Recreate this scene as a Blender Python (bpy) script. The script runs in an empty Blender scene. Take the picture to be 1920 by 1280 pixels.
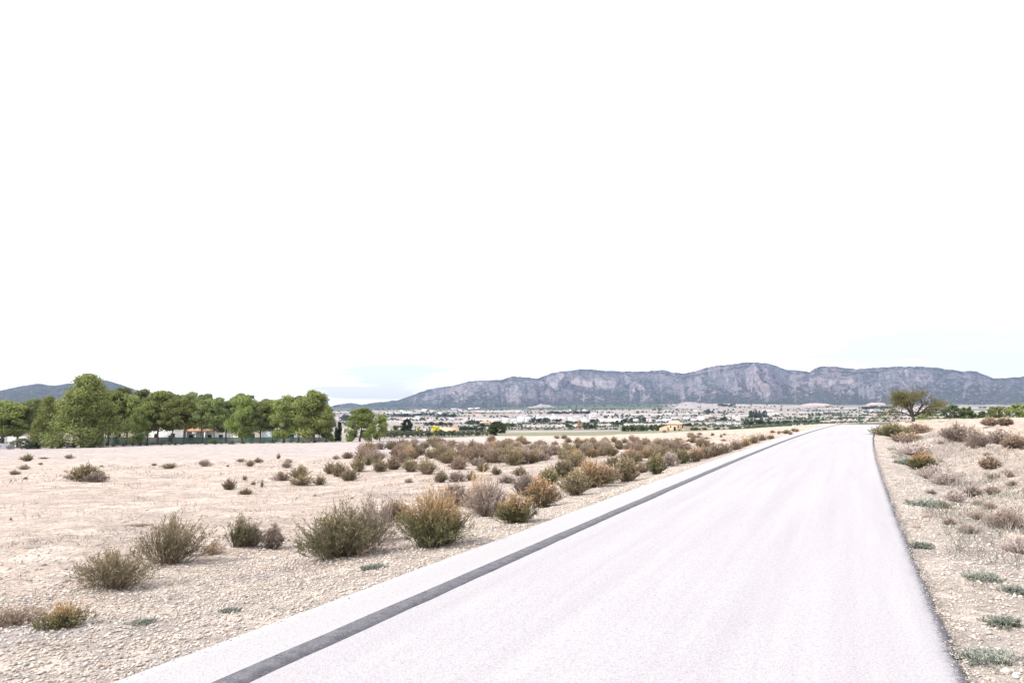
import bpy, math, random
import numpy as np
from mathutils import Vector

C = bpy.context.scene.collection
SC = bpy.context.scene
R = math.radians
PITCH = math.atan(125/1280)
EYE = 1.7

# ------------------------------------------------------------------ camera
cd = bpy.data.cameras.new('camera')
cd.lens = 24.0; cd.sensor_width = 36.0; cd.clip_start = 0.1; cd.clip_end = 40000
cam = bpy.data.objects.new('camera', cd); C.objects.link(cam)
cam.location = (0, 0, EYE); cam.rotation_euler = (R(90)+PITCH, 0, 0)
SC.camera = cam

# ------------------------------------------------------------------ light
SUN_EL, SUN_AZ = R(41), R(-108)       # azimuth measured from +Y towards +X : behind and to the left
SUNDIR = Vector((math.sin(SUN_AZ)*math.cos(SUN_EL), math.cos(SUN_AZ)*math.cos(SUN_EL), math.sin(SUN_EL)))
sl = bpy.data.lights.new('sun', 'SUN'); sl.energy = 4.1; sl.angle = R(3.5); sl.color = (1.0, 0.955, 0.89)
sun = bpy.data.objects.new('sun', sl); C.objects.link(sun)
sun.rotation_euler = SUNDIR.to_track_quat('Z', 'Y').to_euler()

W = bpy.data.worlds.new('World'); SC.world = W; W.use_nodes = True
wn = W.node_tree; wn.nodes.clear()
def wnode(t): return wn.nodes.new(t)
sky = wnode('ShaderNodeTexSky'); sky.sky_type = 'NISHITA'; sky.sun_disc = False
sky.sun_elevation = SUN_EL; sky.sun_rotation = SUN_AZ
sky.air_density = 1.0; sky.dust_density = 1.5; sky.ozone_density = 1.0
tc = wnode('ShaderNodeTexCoord')
mp = wnode('ShaderNodeMapping'); mp.inputs['Scale'].default_value = (2.6, 2.6, 26.0)
mp.inputs['Location'].default_value = (3.1, 0.6, 0.2)
nz = wnode('ShaderNodeTexNoise'); nz.inputs['Scale'].default_value = 1.3; nz.inputs['Detail'].default_value = 7; nz.inputs['Roughness'].default_value = 0.55
sep = wnode('ShaderNodeSeparateXYZ')
up = wnode('ShaderNodeMapRange'); up.inputs['From Min'].default_value = 0.07; up.inputs['From Max'].default_value = 0.17
up.inputs['To Min'].default_value = 0.0; up.inputs['To Max'].default_value = 0.45
add = wnode('ShaderNodeMath'); add.operation = 'ADD'
ramp = wnode('ShaderNodeMapRange'); ramp.inputs['From Min'].default_value = 0.42; ramp.inputs['From Max'].default_value = 0.60; ramp.inputs['To Min'].default_value = 0.33
mx = wnode('ShaderNodeMix'); mx.data_type = 'RGBA'
mx.inputs['B'].default_value = (8.9, 9.0, 9.25, 1)
bg = wnode('ShaderNodeBackground'); bg.inputs['Strength'].default_value = 0.14
wo = wnode('ShaderNodeOutputWorld')
L = wn.links.new
L(tc.outputs['Generated'], mp.inputs['Vector']); L(mp.outputs[0], nz.inputs['Vector'])
L(tc.outputs['Generated'], sep.inputs[0]); L(sep.outputs['Z'], up.inputs['Value'])
L(nz.outputs['Fac'], add.inputs[0]); L(up.outputs[0], add.inputs[1]); 
add2 = wnode('ShaderNodeMath'); add2.operation = 'ADD'; add2.inputs[1].default_value = 0.12; L(add.outputs[0], add2.inputs[0]); prev = add2
for (hx, hz, wz, wd, amt) in ((-.19, .036, 4.0, .17, .34), (-.13, .075, 7.0, .12, .26), (.50, .085, 6.0, .24, .36), (.62, .055, 6.0, .14, .2)):   # thin places in the cloud, where blue shows
    hy = math.sqrt(1-hx*hx-hz*hz); sb = wnode('ShaderNodeVectorMath'); sb.operation = 'SUBTRACT'; sb.inputs[1].default_value = (hx, hy, hz); L(tc.outputs['Generated'], sb.inputs[0])
    ml = wnode('ShaderNodeVectorMath'); ml.operation = 'MULTIPLY'; ml.inputs[1].default_value = (1, 1, wz); L(sb.outputs[0], ml.inputs[0])
    ln = wnode('ShaderNodeVectorMath'); ln.operation = 'LENGTH'; L(ml.outputs[0], ln.inputs[0])
    mr = wnode('ShaderNodeMapRange'); mr.inputs['From Max'].default_value = wd; mr.inputs['To Min'].default_value = amt; mr.inputs['To Max'].default_value = 0; L(ln.outputs['Value'], mr.inputs['Value'])
    sb2 = wnode('ShaderNodeMath'); sb2.operation = 'SUBTRACT'; L(prev.outputs[0], sb2.inputs[0]); L(mr.outputs[0], sb2.inputs[1]); prev = sb2
L(prev.outputs[0], ramp.inputs['Value'])
L(ramp.outputs[0], mx.inputs['Factor']); L(sky.outputs[0], mx.inputs['A']); L(mx.outputs['Result'], bg.inputs['Color'])
L(bg.outputs[0], wo.inputs['Surface'])

SC.view_settings.view_transform = 'Standard'; SC.view_settings.look = 'None'
SC.view_settings.gamma = 1.0; SC.view_settings.use_curve_mapping = False
SC.view_settings.exposure = 0.50
SC.cycles.volume_bounces = 0
SC.cycles.max_bounces = 5; SC.cycles.transparent_max_bounces = 8

# ------------------------------------------------------------------ maths helpers
def px_dir(px, py):
    xc = (px-960)/1280; yc = (640-py)/1280
    return np.array([xc, math.cos(PITCH)-yc*math.sin(PITCH), math.sin(PITCH)+yc*math.cos(PITCH)])
def z_of(px, py, Y):
    d = px_dir(px, py); return EYE + Y/d[1]*d[2]

def _hash(ix, iy, seed):
    ix = ix.astype(np.int64); iy = iy.astype(np.int64)
    h = (ix*374761393 + iy*668265263 + seed*1442695041) & 0xffffffff
    h = ((h ^ (h >> 13))*1274126177) & 0xffffffff
    h = h ^ (h >> 16)
    return (h & 0xffff)/65535.0
def vnoise(x, y, seed=0):
    x = np.asarray(x, float); y = np.asarray(y, float)
    ix = np.floor(x); iy = np.floor(y); fx = x-ix; fy = y-iy
    fx = fx*fx*fx*(fx*(fx*6-15)+10); fy = fy*fy*fy*(fy*(fy*6-15)+10)
    a = _hash(ix, iy, seed); b = _hash(ix+1, iy, seed); c = _hash(ix, iy+1, seed); d = _hash(ix+1, iy+1, seed)
    return (a+(b-a)*fx)*(1-fy)+(c+(d-c)*fx)*fy
def fbm(x, y, seed=0, oct=4, gain=0.5):
    s = 0; a = 1; t = 0
    for k in range(oct):
        s = s+a*vnoise(x*2**k+k*17.3, y*2**k-k*9.1, seed+k); t += a; a *= gain
    return s/t
def ridged(x, y, seed=0, oct=4, gain=0.5):
    s = 0; a = 1; t = 0
    for k in range(oct):
        n = 1-np.abs(2*vnoise(x*2**k+k*13.7, y*2**k+k*5.1, seed+k)-1)
        s = s+a*n*n; t += a; a *= gain
    return s/t
def sstep(a, b, x):
    t = np.clip((x-a)/(b-a), 0, 1); return t*t*(3-2*t)

# ------------------------------------------------------------------ road line
_v = px_dir(1591, 765); RDIR = np.array([_v[0], _v[1]]); RDIR /= np.linalg.norm(RDIR)
RNRM = np.array([RDIR[1], -RDIR[0]])             # to the right of the road
def plane_hit(px, py, z=0.0):
    d = px_dir(px, py); t = (z-EYE)/d[2]; return np.array([d[0]*t, d[1]*t])
def lat0(px, py): return float(plane_hit(px, py) @ RNRM)
LEFT = lat0(210, 1280); RIGHT = lat0(1812, 1280)
ST_A = -3.63; ST_B = -3.425
CURV = 0.00038
def road_sl(x, y):
    s = x*RDIR[0]+y*RDIR[1]; l = x*RNRM[0]+y*RNRM[1]
    return s, l-CURV*np.clip(s-4, 0, None)**2
def road_xy(s, l):
    l2 = l+CURV*np.clip(s-4, 0, None)**2
    return s*RDIR[0]+l2*RNRM[0], s*RDIR[1]+l2*RNRM[1]
def road_z(s):
    return -0.00008*np.clip(s-30, 0, None)**2*0.5 - 0.0016*np.clip(s-84, 0, None)**2*0.9 + 0.0016*0.9*np.clip(s-112, 0, None)**2 

# ------------------------------------------------------------------ terrain table: columns (heading) x distance; entries > 400 are the sight line the ground reaches there
DS = [3, 5, 10, 20, 30, 50, 85, 120, 170, 250, 400, 700, 1200, 2000, 3000, 4500, 9000]
COL = {
 -600: [0, -.05, -.2, -.65, -1.1, -1.9, -3.2, 850, 845, 835, 822, 808, 795, 783, 775, 768, 763],
 0:    [0, -.05, -.2, -.65, -1.1, -1.95, -3.3, 847, 840, 828, 815, 803, 793, 783, 775, 768, 763],
 300:  [0, -.05, -.2, -.65, -1.1, -2.0, -3.5, 838, 833, 826, 816, 805, 794, 783, 775, 768, 763],
 600:  [0, -.05, -.2, -.65, -1.1, -2.0, -3.5, 834, 828, 822, 815, 805, 794, 783, 774, 766, 763],
 800:  [0, -.05, -.15, -.5, -.9, -1.75, -3.2, 830, 824, 819, 813, 804, 794, 783, 773, 766, 763],
 930:  [0, -.03, -.1, -.4, -.8, -1.5, -2.9, 826, 820, 816, 811, 803, 794, 783, 772, 765, 763],
 1100: [0, 0, -.08, -.35, -.65, -1.2, -2.2, 817, 815, 813, 809, 802, 793, 783, 770, 759, 762],
 1300: [0, 0, -.05, -.2, -.4, -.75, -1.45, 808, 809, 807, 804, 798, 791, 781, 769, 755, 762],
 1480: [0, 0, 0, -.05, -.1, -.3, 798, 798, 802, 801, 799, 794, 787, 778, 768, 756, 762],
 1570: [0, 0, 0, 0, 0, -.02, 791.5, 795, 800, 798, 795, 790, 784, 776, 767, 757, 762],
 1640: [0, 0, 0, 0, 0, 0, -.1, 789, 793, 795, 793, 789, 783, 775, 766, 757, 762],
 1720: [0, 0, 0, .03, .05, .03, -.02, 786.5, 791, 793, 792, 787, 781, 773, 764, 756, 762],
 1920: [0, .03, .12, .22, .3, .33, .3, 783, 790, 793, 791, 786, 780, 772, 763, 755, 762],
 2500: [0, .05, .2, .35, .45, .5, .5, .45, 788, 790, 789, 785, 779, 771, 762, 755, 762]}
_cols = np.array(sorted(COL)); _ld = np.log(np.array(DS, float))
_T = np.zeros((len(_cols), len(DS)))
for i, c in enumerate(_cols):
    for j, v in enumerate(COL[c]): _T[i, j] = z_of(c, v, DS[j]) if v > 400 else v
NC, ND = 160, 360
_gc = np.linspace(_cols[0], _cols[-1], NC); _gd = np.linspace(_ld[0], _ld[-1], ND)
_T1 = np.stack([np.interp(_gd, _ld, _T[i]) for i in range(len(_cols))])
_T2 = np.stack([np.interp(_gc, _cols, _T1[:, j]) for j in range(ND)], 1)
def _blur(a, n, ax):
    k = np.exp(-np.linspace(-2, 2, 2*n+1)**2); k /= k.sum()
    p = [(0, 0), (0, 0)]; p[ax] = (n, n); b = np.pad(a, p, mode='edge')
    return np.apply_along_axis(lambda v: np.convolve(v, k, 'valid'), ax, b)
_T2 = _blur(_blur(_T2, 4, 0), 5, 1)
def table(x, y):
    r = np.hypot(x, y); az = np.clip(np.arctan2(x, y), R(-50), R(50))
    D = np.clip(r*np.cos(az), 3.01, 8990)
    c = np.clip(960+np.tan(az)*1.0048*1280, _cols[0], _cols[-1])
    fi = (c-_gc[0])/(_gc[1]-_gc[0]); fj = (np.log(D)-_gd[0])/(_gd[1]-_gd[0])
    i = np.clip(fi.astype(int), 0, NC-2); j = np.clip(fj.astype(int), 0, ND-2); u = fi-i; v = fj-j
    return (_T2[i, j]*(1-u)+_T2[i+1, j]*u)*(1-v)+(_T2[i, j+1]*(1-u)+_T2[i+1, j+1]*u)*v
def ground(x, y, fine=True):
    x = np.asarray(x, float); y = np.asarray(y, float)
    z = table(x, y); s, l = road_sl(x, y); r = np.hypot(x, y)
    far = sstep(250, 1500, r)
    z = z+far*(fbm(x/420, y/420, 5, 3)-.5)*7
    off = np.maximum(LEFT-l, l-RIGHT)            # metres outside the carriageway
    rough = sstep(0.05, 1.2, off)
    if fine:
        nearf = 1-sstep(150, 400, r)
        z = z+rough*nearf*((fbm(x/5.2, y/5.2, 11, 4)-.5)*.22+(fbm(x/.8, y/.8, 12, 3)-.5)*.085)
        rb = sstep(RIGHT+1.2, RIGHT+3.5, l)*nearf
        z = z+rb*((ridged(x/2.4, y/2.4, 21, 4)-.4)*.46+(fbm(x/.55, y/.55, 22, 2)-.5)*.17)
    dl = l-RIGHT
    z = z-.22*np.exp(-((dl-1.5)/.8)**2)*(1-sstep(60, 90, s))*sstep(-3, 3, s)
    z = z-.10*np.exp(-((LEFT-l-2.8)/1.6)**2)*(1-sstep(60, 90, s))
    w = 1-sstep(0.0, 1.3, off)
    w = w*(1-sstep(112, 150, s))*sstep(-30, -12, s)
    rz = road_z(s)-.045
    return z*(1-w)+rz*w
def gz(x, y): return float(ground(np.array([x]), np.array([y]))[0])
def hit(px, py, dmin=2.0, dmax=8000):
    """where the sight line first meets the ground"""
    d = px_dir(px, py); Y = np.exp(np.linspace(math.log(dmin), math.log(dmax), 1500))
    t = Y/d[1]; X = d[0]*t; Z = EYE+d[2]*t
    g = ground(X, Y); k = np.nonzero(Z <= g)[0]
    if len(k) == 0: k = [int(np.argmin(Z-g))]
    k = k[0]; return float(X[k]), float(Y[k]), float(g[k])
def at(px, Y):
    """the point on the ground on that heading at depth Y"""
    d = px_dir(px, 765); x = d[0]/d[1]*Y; return x, Y, gz(x, Y)

# ------------------------------------------------------------------ materials
MATS = {}
class NT:
    def __init__(s, name):
        s.m = bpy.data.materials.new(name); s.m.use_nodes = True; s.t = s.m.node_tree; s.t.nodes.clear()
        s.out = s.t.nodes.new('ShaderNodeOutputMaterial'); s.b = s.t.nodes.new('ShaderNodeBsdfPrincipled')
        s.b.inputs['Roughness'].default_value = .9; s.b.inputs['Specular IOR Level'].default_value = .15
        s.l(s.b.outputs[0], s.out.inputs['Surface']); MATS[name] = s.m
    def l(s, a, b): s.t.links.new(a, b)
    def n(s, t, **k):
        o = s.t.nodes.new(t)
        for a, v in k.items(): setattr(o, a, v)
        return o
    def pos(s): return s.n('ShaderNodeNewGeometry').outputs['Position']
    def objc(s): return s.n('ShaderNodeTexCoord').outputs['Object']
    def scale(s, v, sc):
        m = s.n('ShaderNodeMapping'); m.inputs['Scale'].default_value = sc; s.l(v, m.inputs['Vector']); return m.outputs[0]
    def noise(s, v, sc, det=4, rough=.55, out='Fac'):
        n = s.n('ShaderNodeTexNoise'); n.inputs['Scale'].default_value = sc; n.inputs['Detail'].default_value = det
        n.inputs['Roughness'].default_value = rough; s.l(v, n.inputs['Vector']); return n.outputs[out]
    def rng(s, v, a, b, c=0, d=1):
        m = s.n('ShaderNodeMapRange'); m.inputs['From Min'].default_value = a; m.inputs['From Max'].default_value = b
        m.inputs['To Min'].default_value = c; m.inputs['To Max'].default_value = d; s.l(v, m.inputs['Value']); return m.outputs[0]
    def mix(s, f, a, b, mode='MIX'):
        m = s.n('ShaderNodeMix', data_type='RGBA', blend_type=mode)
        for k, v in (('Factor', f), ('A', a), ('B', b)):
            if isinstance(v, (int, float)): m.inputs[k].default_value = v
            elif isinstance(v, tuple): m.inputs[k].default_value = v+(1,) if len(v) == 3 else v
            else: s.l(v, m.inputs[k])
        return m.outputs['Result']
    def math(s, op, a, b=0.0):
        m = s.n('ShaderNodeMath', operation=op)
        for i, v in enumerate((a, b)):
            if isinstance(v, (int, float)): m.inputs[i].default_value = v
            else: s.l(v, m.inputs[i])
        return m.outputs[0]
    def attr(s, name, out='Fac'):
        a = s.n('ShaderNodeAttribute'); a.attribute_name = name; return a.outputs[out]
    def ramp(s, v, stops, interp='LINEAR'):
        r = s.n('ShaderNodeValToRGB'); e = r.color_ramp.elements; r.color_ramp.interpolation = interp
        while len(e) < len(stops): e.new(.5)
        for q, (p, c) in zip(e, stops): q.position = p; q.color = c+(1,)
        s.l(v, r.inputs[0]); return r.outputs[0]
    def col(s, v):
        if isinstance(v, tuple): s.b.inputs['Base Color'].default_value = v+(1,)
        else: s.l(v, s.b.inputs['Base Color'])
    def bump(s, h, dist, st=1.0):
        b = s.n('ShaderNodeBump'); b.inputs['Distance'].default_value = dist; b.inputs['Strength'].default_value = st
        s.l(h, b.inputs['Height']); s.l(b.outputs[0], s.b.inputs['Normal'])

def simple(name, c, var=.25, sc=1.5, rough=.9, bump=0):
    n = NT(name); p = n.objc(); f = n.noise(p, sc, 5, .6)
    n.col(n.mix(f, tuple(v*(1-var) for v in c), tuple(min(1, v*(1+var)) for v in c)))
    n.b.inputs['Roughness'].default_value = rough
    if bump: n.bump(f, bump)
    return n.m

def mat_ground():
    n = NT('ground'); p = n.pos()
    lo = n.rng(n.noise(p, .22, 5, .6), .35, .65)
    mid = n.rng(n.noise(p, 1.6, 6, .65), .35, .68)
    fine = n.noise(p, 14, 5, .7)
    micro = n.noise(p, 55, 3, .6)
    c = n.mix(lo, (.57, .438, .368), (.61, .495, .418))
    c = n.mix(n.rng(n.noise(p, .7, 4, .6), .52, .68, 0, .45), c, (.45, .325, .265))
    c = n.mix(mid, n.mix(.5, c, (.36, .295, .275)), c)
    # grey gravelly ground
    g = n.mix(n.rng(n.noise(p, .05, 6, .7), .4, .6), n.mix(mid, (.27, .24, .255), (.37, .335, .35)), n.mix(mid, (.33, .295, .305), (.44, .395, .40)))
    c = n.mix(n.attr('grey'), c, g)
    c = n.mix(n.attr('stony'), c, n.mix(n.rng(n.noise(p, .55, 4, .6), .42, .6), n.mix(fine, (.36, .31, .265), (.56, .50, .43)), n.mix(fine, (.29, .265, .262), (.45, .425, .42))))
    c = n.mix(n.attr('sand'), c, n.mix(mid, (.50, .37, .285), (.60, .46, .36)))
    # litter and stone speckle
    c = n.mix(n.rng(n.noise(p, .30, 8, .8), .47, .58, 0, .5), c, (.27, .225, .205))
    c = n.mix(n.rng(n.noise(n.scale(p, (1, 1, 1)), 1.5, 8, .8), .48, .58, 0, .55), c, (.235, .195, .175))
    c = n.mix(n.rng(n.noise(p, .9, 8, .8), .40, .49, .75, 0), c, (.68, .59, .52))
    c = n.mix(n.rng(n.noise(p, 4.2, 6, .75), .53, .66, 0, .7), c, (.235, .195, .175))
    c = n.mix(n.rng(fine, .52, .66, 0, .8), c, (.20, .165, .145))
    c = n.mix(n.rng(fine, .30, .44, .6, 0), c, (.60, .53, .46))
    c = n.mix(n.rng(micro, .55, .68, 0, .7), c, (.16, .135, .12))
    c = n.mix(n.rng(micro, .28, .42, .55, 0), c, (.68, .60, .52))
    c = n.mix(n.math('MULTIPLY', n.attr('grey'), .48), c, g)
    # farmland in the valley
    v1 = n.n('ShaderNodeTexVoronoi'); v1.inputs['Scale'].default_value = .0062; v1.inputs['Randomness'].default_value = .95
    wp = n.n('ShaderNodeVectorMath', operation='ADD')
    n.l(n.scale(p, (.55, 1.25, 0)), wp.inputs[0])
    sc = n.n('ShaderNodeVectorMath', operation='SCALE'); sc.inputs['Scale'].default_value = 60
    n.l(n.noise(p, .006, 2, .5, 'Color'), sc.inputs[0]); n.l(sc.outputs[0], wp.inputs[1]); n.l(wp.outputs[0], v1.inputs['Vector'])
    sx = n.n('ShaderNodeSeparateColor'); n.l(v1.outputs['Color'], sx.inputs[0])
    f = n.ramp(sx.outputs[0], [(0, (.27, .215, .20)), (.17, (.37, .31, .295)), (.33, (.085, .10, .07)), (.45, (.33, .26, .24)),
                               (.6, (.48, .415, .39)), (.72, (.12, .13, .09)), (.82, (.29, .255, .24)), (.93, (.42, .34, .31))], 'CONSTANT')
    vn = n.noise(n.scale(p, (1, 2.2, 1)), .03, 5, .65)
    f = n.mix(n.rng(vn, .46, .58, 0, .75), f, (.075, .085, .06))
    f = n.mix(n.rng(n.noise(p, .0035, 3), .35, .7, 0, .4), f, (.35, .30, .29))
    gb = n.mix(n.noise(p, .05, 4), (.13, .14, .08), (.26, .235, .16))
    f = n.mix(n.attr('green'), f, gb)
    wd = n.mix(n.noise(p, .02, 5, .7), (.035, .055, .035), (.10, .115, .075)); f = n.mix(n.rng(n.math('ADD', n.attr('forest'), n.math('MULTIPLY', n.math('SUBTRACT', n.noise(p, .012, 5, .7), .5), .9)), .45, .55), f, wd)
    c = n.mix(n.attr('valley'), c, f)
    n.col(c)
    h = n.math('ADD', n.math('MULTIPLY', fine, .8), n.math('MULTIPLY', micro, .35))
    n.bump(n.math('ADD', h, n.noise(p, 4.5, 5, .7)), .07, 1.0)
    return n.m

def mat_road():
    n = NT('road'); uv = n.n('ShaderNodeUVMap'); uv.uv_map = 'UVMap'
    p = n.pos(); sep = n.n('ShaderNodeSeparateXYZ'); n.l(uv.outputs[0], sep.inputs[0]); lat = sep.outputs['X']
    gr = n.noise(p, 75, 3, .7); gr2 = n.noise(p, 28, 4, .7); lo = n.noise(p, .9, 4, .6)
    streak = n.noise(n.scale(uv.outputs[0], (1.4, .05, 1)), 2.2, 4, .6)
    c = n.mix(n.rng(streak, .3, .7), (.325, .308, .325), (.388, .370, .387))
    c = n.mix(n.rng(lo, .4, .7, 0, .45), c, (.35, .332, .352))
    # two wheel paths, slightly greyer
    for x0 in (RIGHT-1.9, RIGHT-3.55):
        d = n.math('ABSOLUTE', n.math('SUBTRACT', lat, x0))
        c = n.mix(n.math('MULTIPLY', n.rng(d, .0, .38, .22, 0), n.rng(lo, .3, .6)), c, (.31, .295, .317))
    # dusty pale side strip beyond the dark seam
    c = n.mix(n.rng(lat, ST_B+.02, ST_A-.02, 0, .55), c, (.375, .362, .365))
    c = n.mix(n.rng(gr, .52, .66, 0, .65), c, (.22, .205, .225))
    c = n.mix(n.rng(gr2, .54, .68, 0, .6), c, (.22, .205, .225))
    c = n.mix(n.rng(gr, .30, .42, .5, 0), c, (.60, .58, .59))
    # crumbling dark right edge
    e = n.math('ADD', lat, n.math('MULTIPLY', n.math('SUBTRACT', n.noise(p, 22, 6, 1.0), .5), .42))
    c = n.mix(n.rng(e, RIGHT-.055, RIGHT-.02, 0, .9), c, (.075, .07, .085))
    n.col(c); n.bump(n.math('ADD', gr, n.math('MULTIPLY', gr2, .7)), .006, .8)
    n.b.inputs['Roughness'].default_value = .85
    return n.m

def mat_seam():
    n = NT('seam'); p = n.pos(); a = n.noise(p, 60, 4, .75); b = n.noise(p, 9, 5, .7)
    c = n.mix(n.rng(b, .35, .7), (.075, .073, .085), (.14, .137, .155))
    c = n.mix(n.rng(a, .55, .72, 0, .8), c, (.34, .33, .36))
    n.col(c); n.bump(a, .006); n.b.inputs['Roughness'].default_value = .8
    return n.m

def mat_rock():
    n = NT('mountain'); p = n.pos()
    g = n.n('ShaderNodeNewGeometry'); sz = n.n('ShaderNodeSeparateXYZ'); n.l(g.outputs['Normal'], sz.inputs[0])
    big = n.noise(p, .0022, 5, .6); sm = n.noise(p, .017, 6, .75); dots = n.noise(p, .05, 3, .7)
    rock = n.mix(n.rng(big, .35, .65), (.30, .245, .25), (.185, .185, .205))
    rock = n.mix(n.rng(sm, .5, .68, 0, .85), rock, (.60, .54, .55))
    green = n.mix(sm, (.052, .060, .052), (.100, .104, .084))
    f = n.math('ADD', n.math('MULTIPLY', n.attr('wood'), .55), n.math('MULTIPLY', n.math('SUBTRACT', sm, .5), 1.3))
    f = n.math('ADD', f, n.math('MULTIPLY', n.math('SUBTRACT', sz.outputs['Z'], .85), 1.2))
    c = n.mix(n.rng(f, .05, .28), rock, green)
    c = n.mix(n.rng(dots, .54, .60, 0, .65), c, (.045, .058, .05))
    c = n.mix(n.rng(dots, .34, .42, .45, 0), c, (.42, .37, .37))
    c = n.mix(n.math('MULTIPLY', n.attr('cliff'), n.rng(n.noise(n.scale(p, (1, 1, .4)), .02, 4, .7), .4, .6, .2, 1)), c, (.40, .35, .34))
    fl = n.mix(n.noise(n.scale(p, (1, 2, 1)), .008, 4, .7), (.20, .17, .155), (.42, .355, .33)); c = n.mix(n.rng(n.math('ADD', n.attr('farm'), n.math('MULTIPLY', n.math('SUBTRACT', n.noise(p, .005, 5, .65), .5), 1.1)), .5, .6), c, fl)
    n.col(c); rel = n.noise(n.scale(p, (1, 1, .45)), .0052, 9, .62); n.bump(n.math('ADD', n.math('MULTIPLY', rel, 5.0), sm), 42, 1)
    return n.m

def mat_leaf(name, dark, light, third=None, sc=.9, trans=.15):
    n = NT(name); p = n.objc(); oi = n.n('ShaderNodeObjectInfo')
    f = n.rng(n.noise(p, sc, 3, .6), .36, .64)
    c = n.mix(f, dark, light)
    if third: c = n.mix(n.rng(n.noise(p, sc*2.3, 2), .6, .72), c, third)
    hv = n.n('ShaderNodeHueSaturation'); n.l(c, hv.inputs['Color'])
    n.l(n.rng(oi.outputs['Random'], 0, 1, .72, 1.3), hv.inputs['Value']); n.l(n.rng(oi.outputs['Random'], 0, 1, .485, .512), hv.inputs['Hue'])
    n.col(hv.outputs[0])
    tr = n.n('ShaderNodeBsdfTranslucent'); n.l(hv.outputs[0], tr.inputs['Color'])
    ms = n.n('ShaderNodeMixShader'); ms.inputs[0].default_value = trans*1.6
    n.l(n.b.outputs[0], ms.inputs[1]); n.l(tr.outputs[0], ms.inputs[2]); n.l(ms.outputs[0], n.out.inputs['Surface'])
    return n.m

def mat_vcol(name, var=.3, trans=.2):
    n = NT(name); oi = n.n('ShaderNodeObjectInfo')
    hv = n.n('ShaderNodeHueSaturation'); n.l(n.attr('Col', 'Color'), hv.inputs['Color'])
    n.l(n.rng(oi.outputs['Random'], 0, 1, 1-var, 1+var), hv.inputs['Value'])
    n.col(hv.outputs[0])
    tr = n.n('ShaderNodeBsdfTranslucent'); n.l(hv.outputs[0], tr.inputs['Color'])
    ms = n.n('ShaderNodeMixShader'); ms.inputs[0].default_value = trans
    n.l(n.b.outputs[0], ms.inputs[1]); n.l(tr.outputs[0], ms.inputs[2]); n.l(ms.outputs[0], n.out.inputs['Surface'])
    return n.m

mat_ground(); mat_road(); mat_seam(); mat_rock()
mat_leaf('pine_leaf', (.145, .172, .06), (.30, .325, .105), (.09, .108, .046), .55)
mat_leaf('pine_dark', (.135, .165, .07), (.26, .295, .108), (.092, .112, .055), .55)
mat_leaf('green_leaf', (.12, .155, .05), (.265, .305, .095), (.08, .10, .04), .5)
mat_leaf('olive_leaf', (.105, .120, .080), (.185, .200, .135), None, .9)
mat_leaf('cypress_leaf', (.018, .030, .016), (.045, .062, .030), None, .9)
mat_leaf('yellow_leaf', (.45, .36, .03), (.72, .60, .06), (.28, .25, .05), .9)
mat_leaf('orange_leaf', (.38, .24, .10), (.52, .34, .15), None, .9)
mat_leaf('valley_leaf', (.040, .062, .036), (.085, .110, .060), None, .3)
mat_leaf('hedge_leaf', (.055, .085, .030), (.115, .150, .055), (.03, .045, .02), .6)
mat_leaf('almond_leaf', (.115, .12, .05), (.225, .215, .09), (.18, .14, .07), 1.2)
simple('bark', (.14, .115, .10), .4, 3); simple('pale_bark', (.30, .26, .235), .3, 3); simple('dark_bark', (.075, .062, .052), .4, 4)
simple('white_wall', (.74, .72, .69), .06, .6); simple('cream_wall', (.66, .60, .50), .08, .6)
simple('roof_tile', (.40, .225, .155), .35, 1.6); simple('grey_wall', (.36, .35, .38), .15, .8)
simple('tan_wall', (.60, .47, .35), .08, .5); simple('tan_roof', (.60, .40, .27), .2, .8); simple('sand_wall', (.44, .375, .33), .1, .3); simple('stucco', (.66, .47, .33), .08, .5)
simple('shed_white', (.78, .77, .78), .07, .05); simple('shed_cream', (.66, .60, .55), .08, .05); simple('shed_grey', (.50, .49, .52), .1, .05)
simple('shed_roof', (.70, .69, .71), .08, .03); simple('roof_grey', (.33, .31, .33), .2, .03); simple('dark_opening', (.035, .038, .045), .2, 1); simple('metal', (.45, .46, .47), .1, 2, .5)
simple('post_green', (.05, .11, .09), .2, 2, .6); simple('stone_block', (.26, .20, .17), .4, 6)
simple('blue_wall', (.55, .60, .66), .06, .5)
mat_vcol('twig', .22)
n = NT('net'); tr = n.n('ShaderNodeBsdfTransparent'); ms = n.n('ShaderNodeMixShader')
n.col(n.mix(n.noise(n.objc(), 1.2, 4), (.055, .125, .115), (.10, .19, .175)))
n.l(tr.outputs[0], ms.inputs[1]); n.l(n.b.outputs[0], ms.inputs[2]); ms.inputs[0].default_value = .86; n.l(ms.outputs[0], n.out.inputs['Surface'])
n = NT('gravel'); n.col(n.mix(n.rng(n.noise(n.pos(), 9, 2, .5), .3, .7), n.attr('Col', 'Color'), n.mix(.5, n.attr('Col', 'Color'), (.55, .48, .42))))

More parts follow.
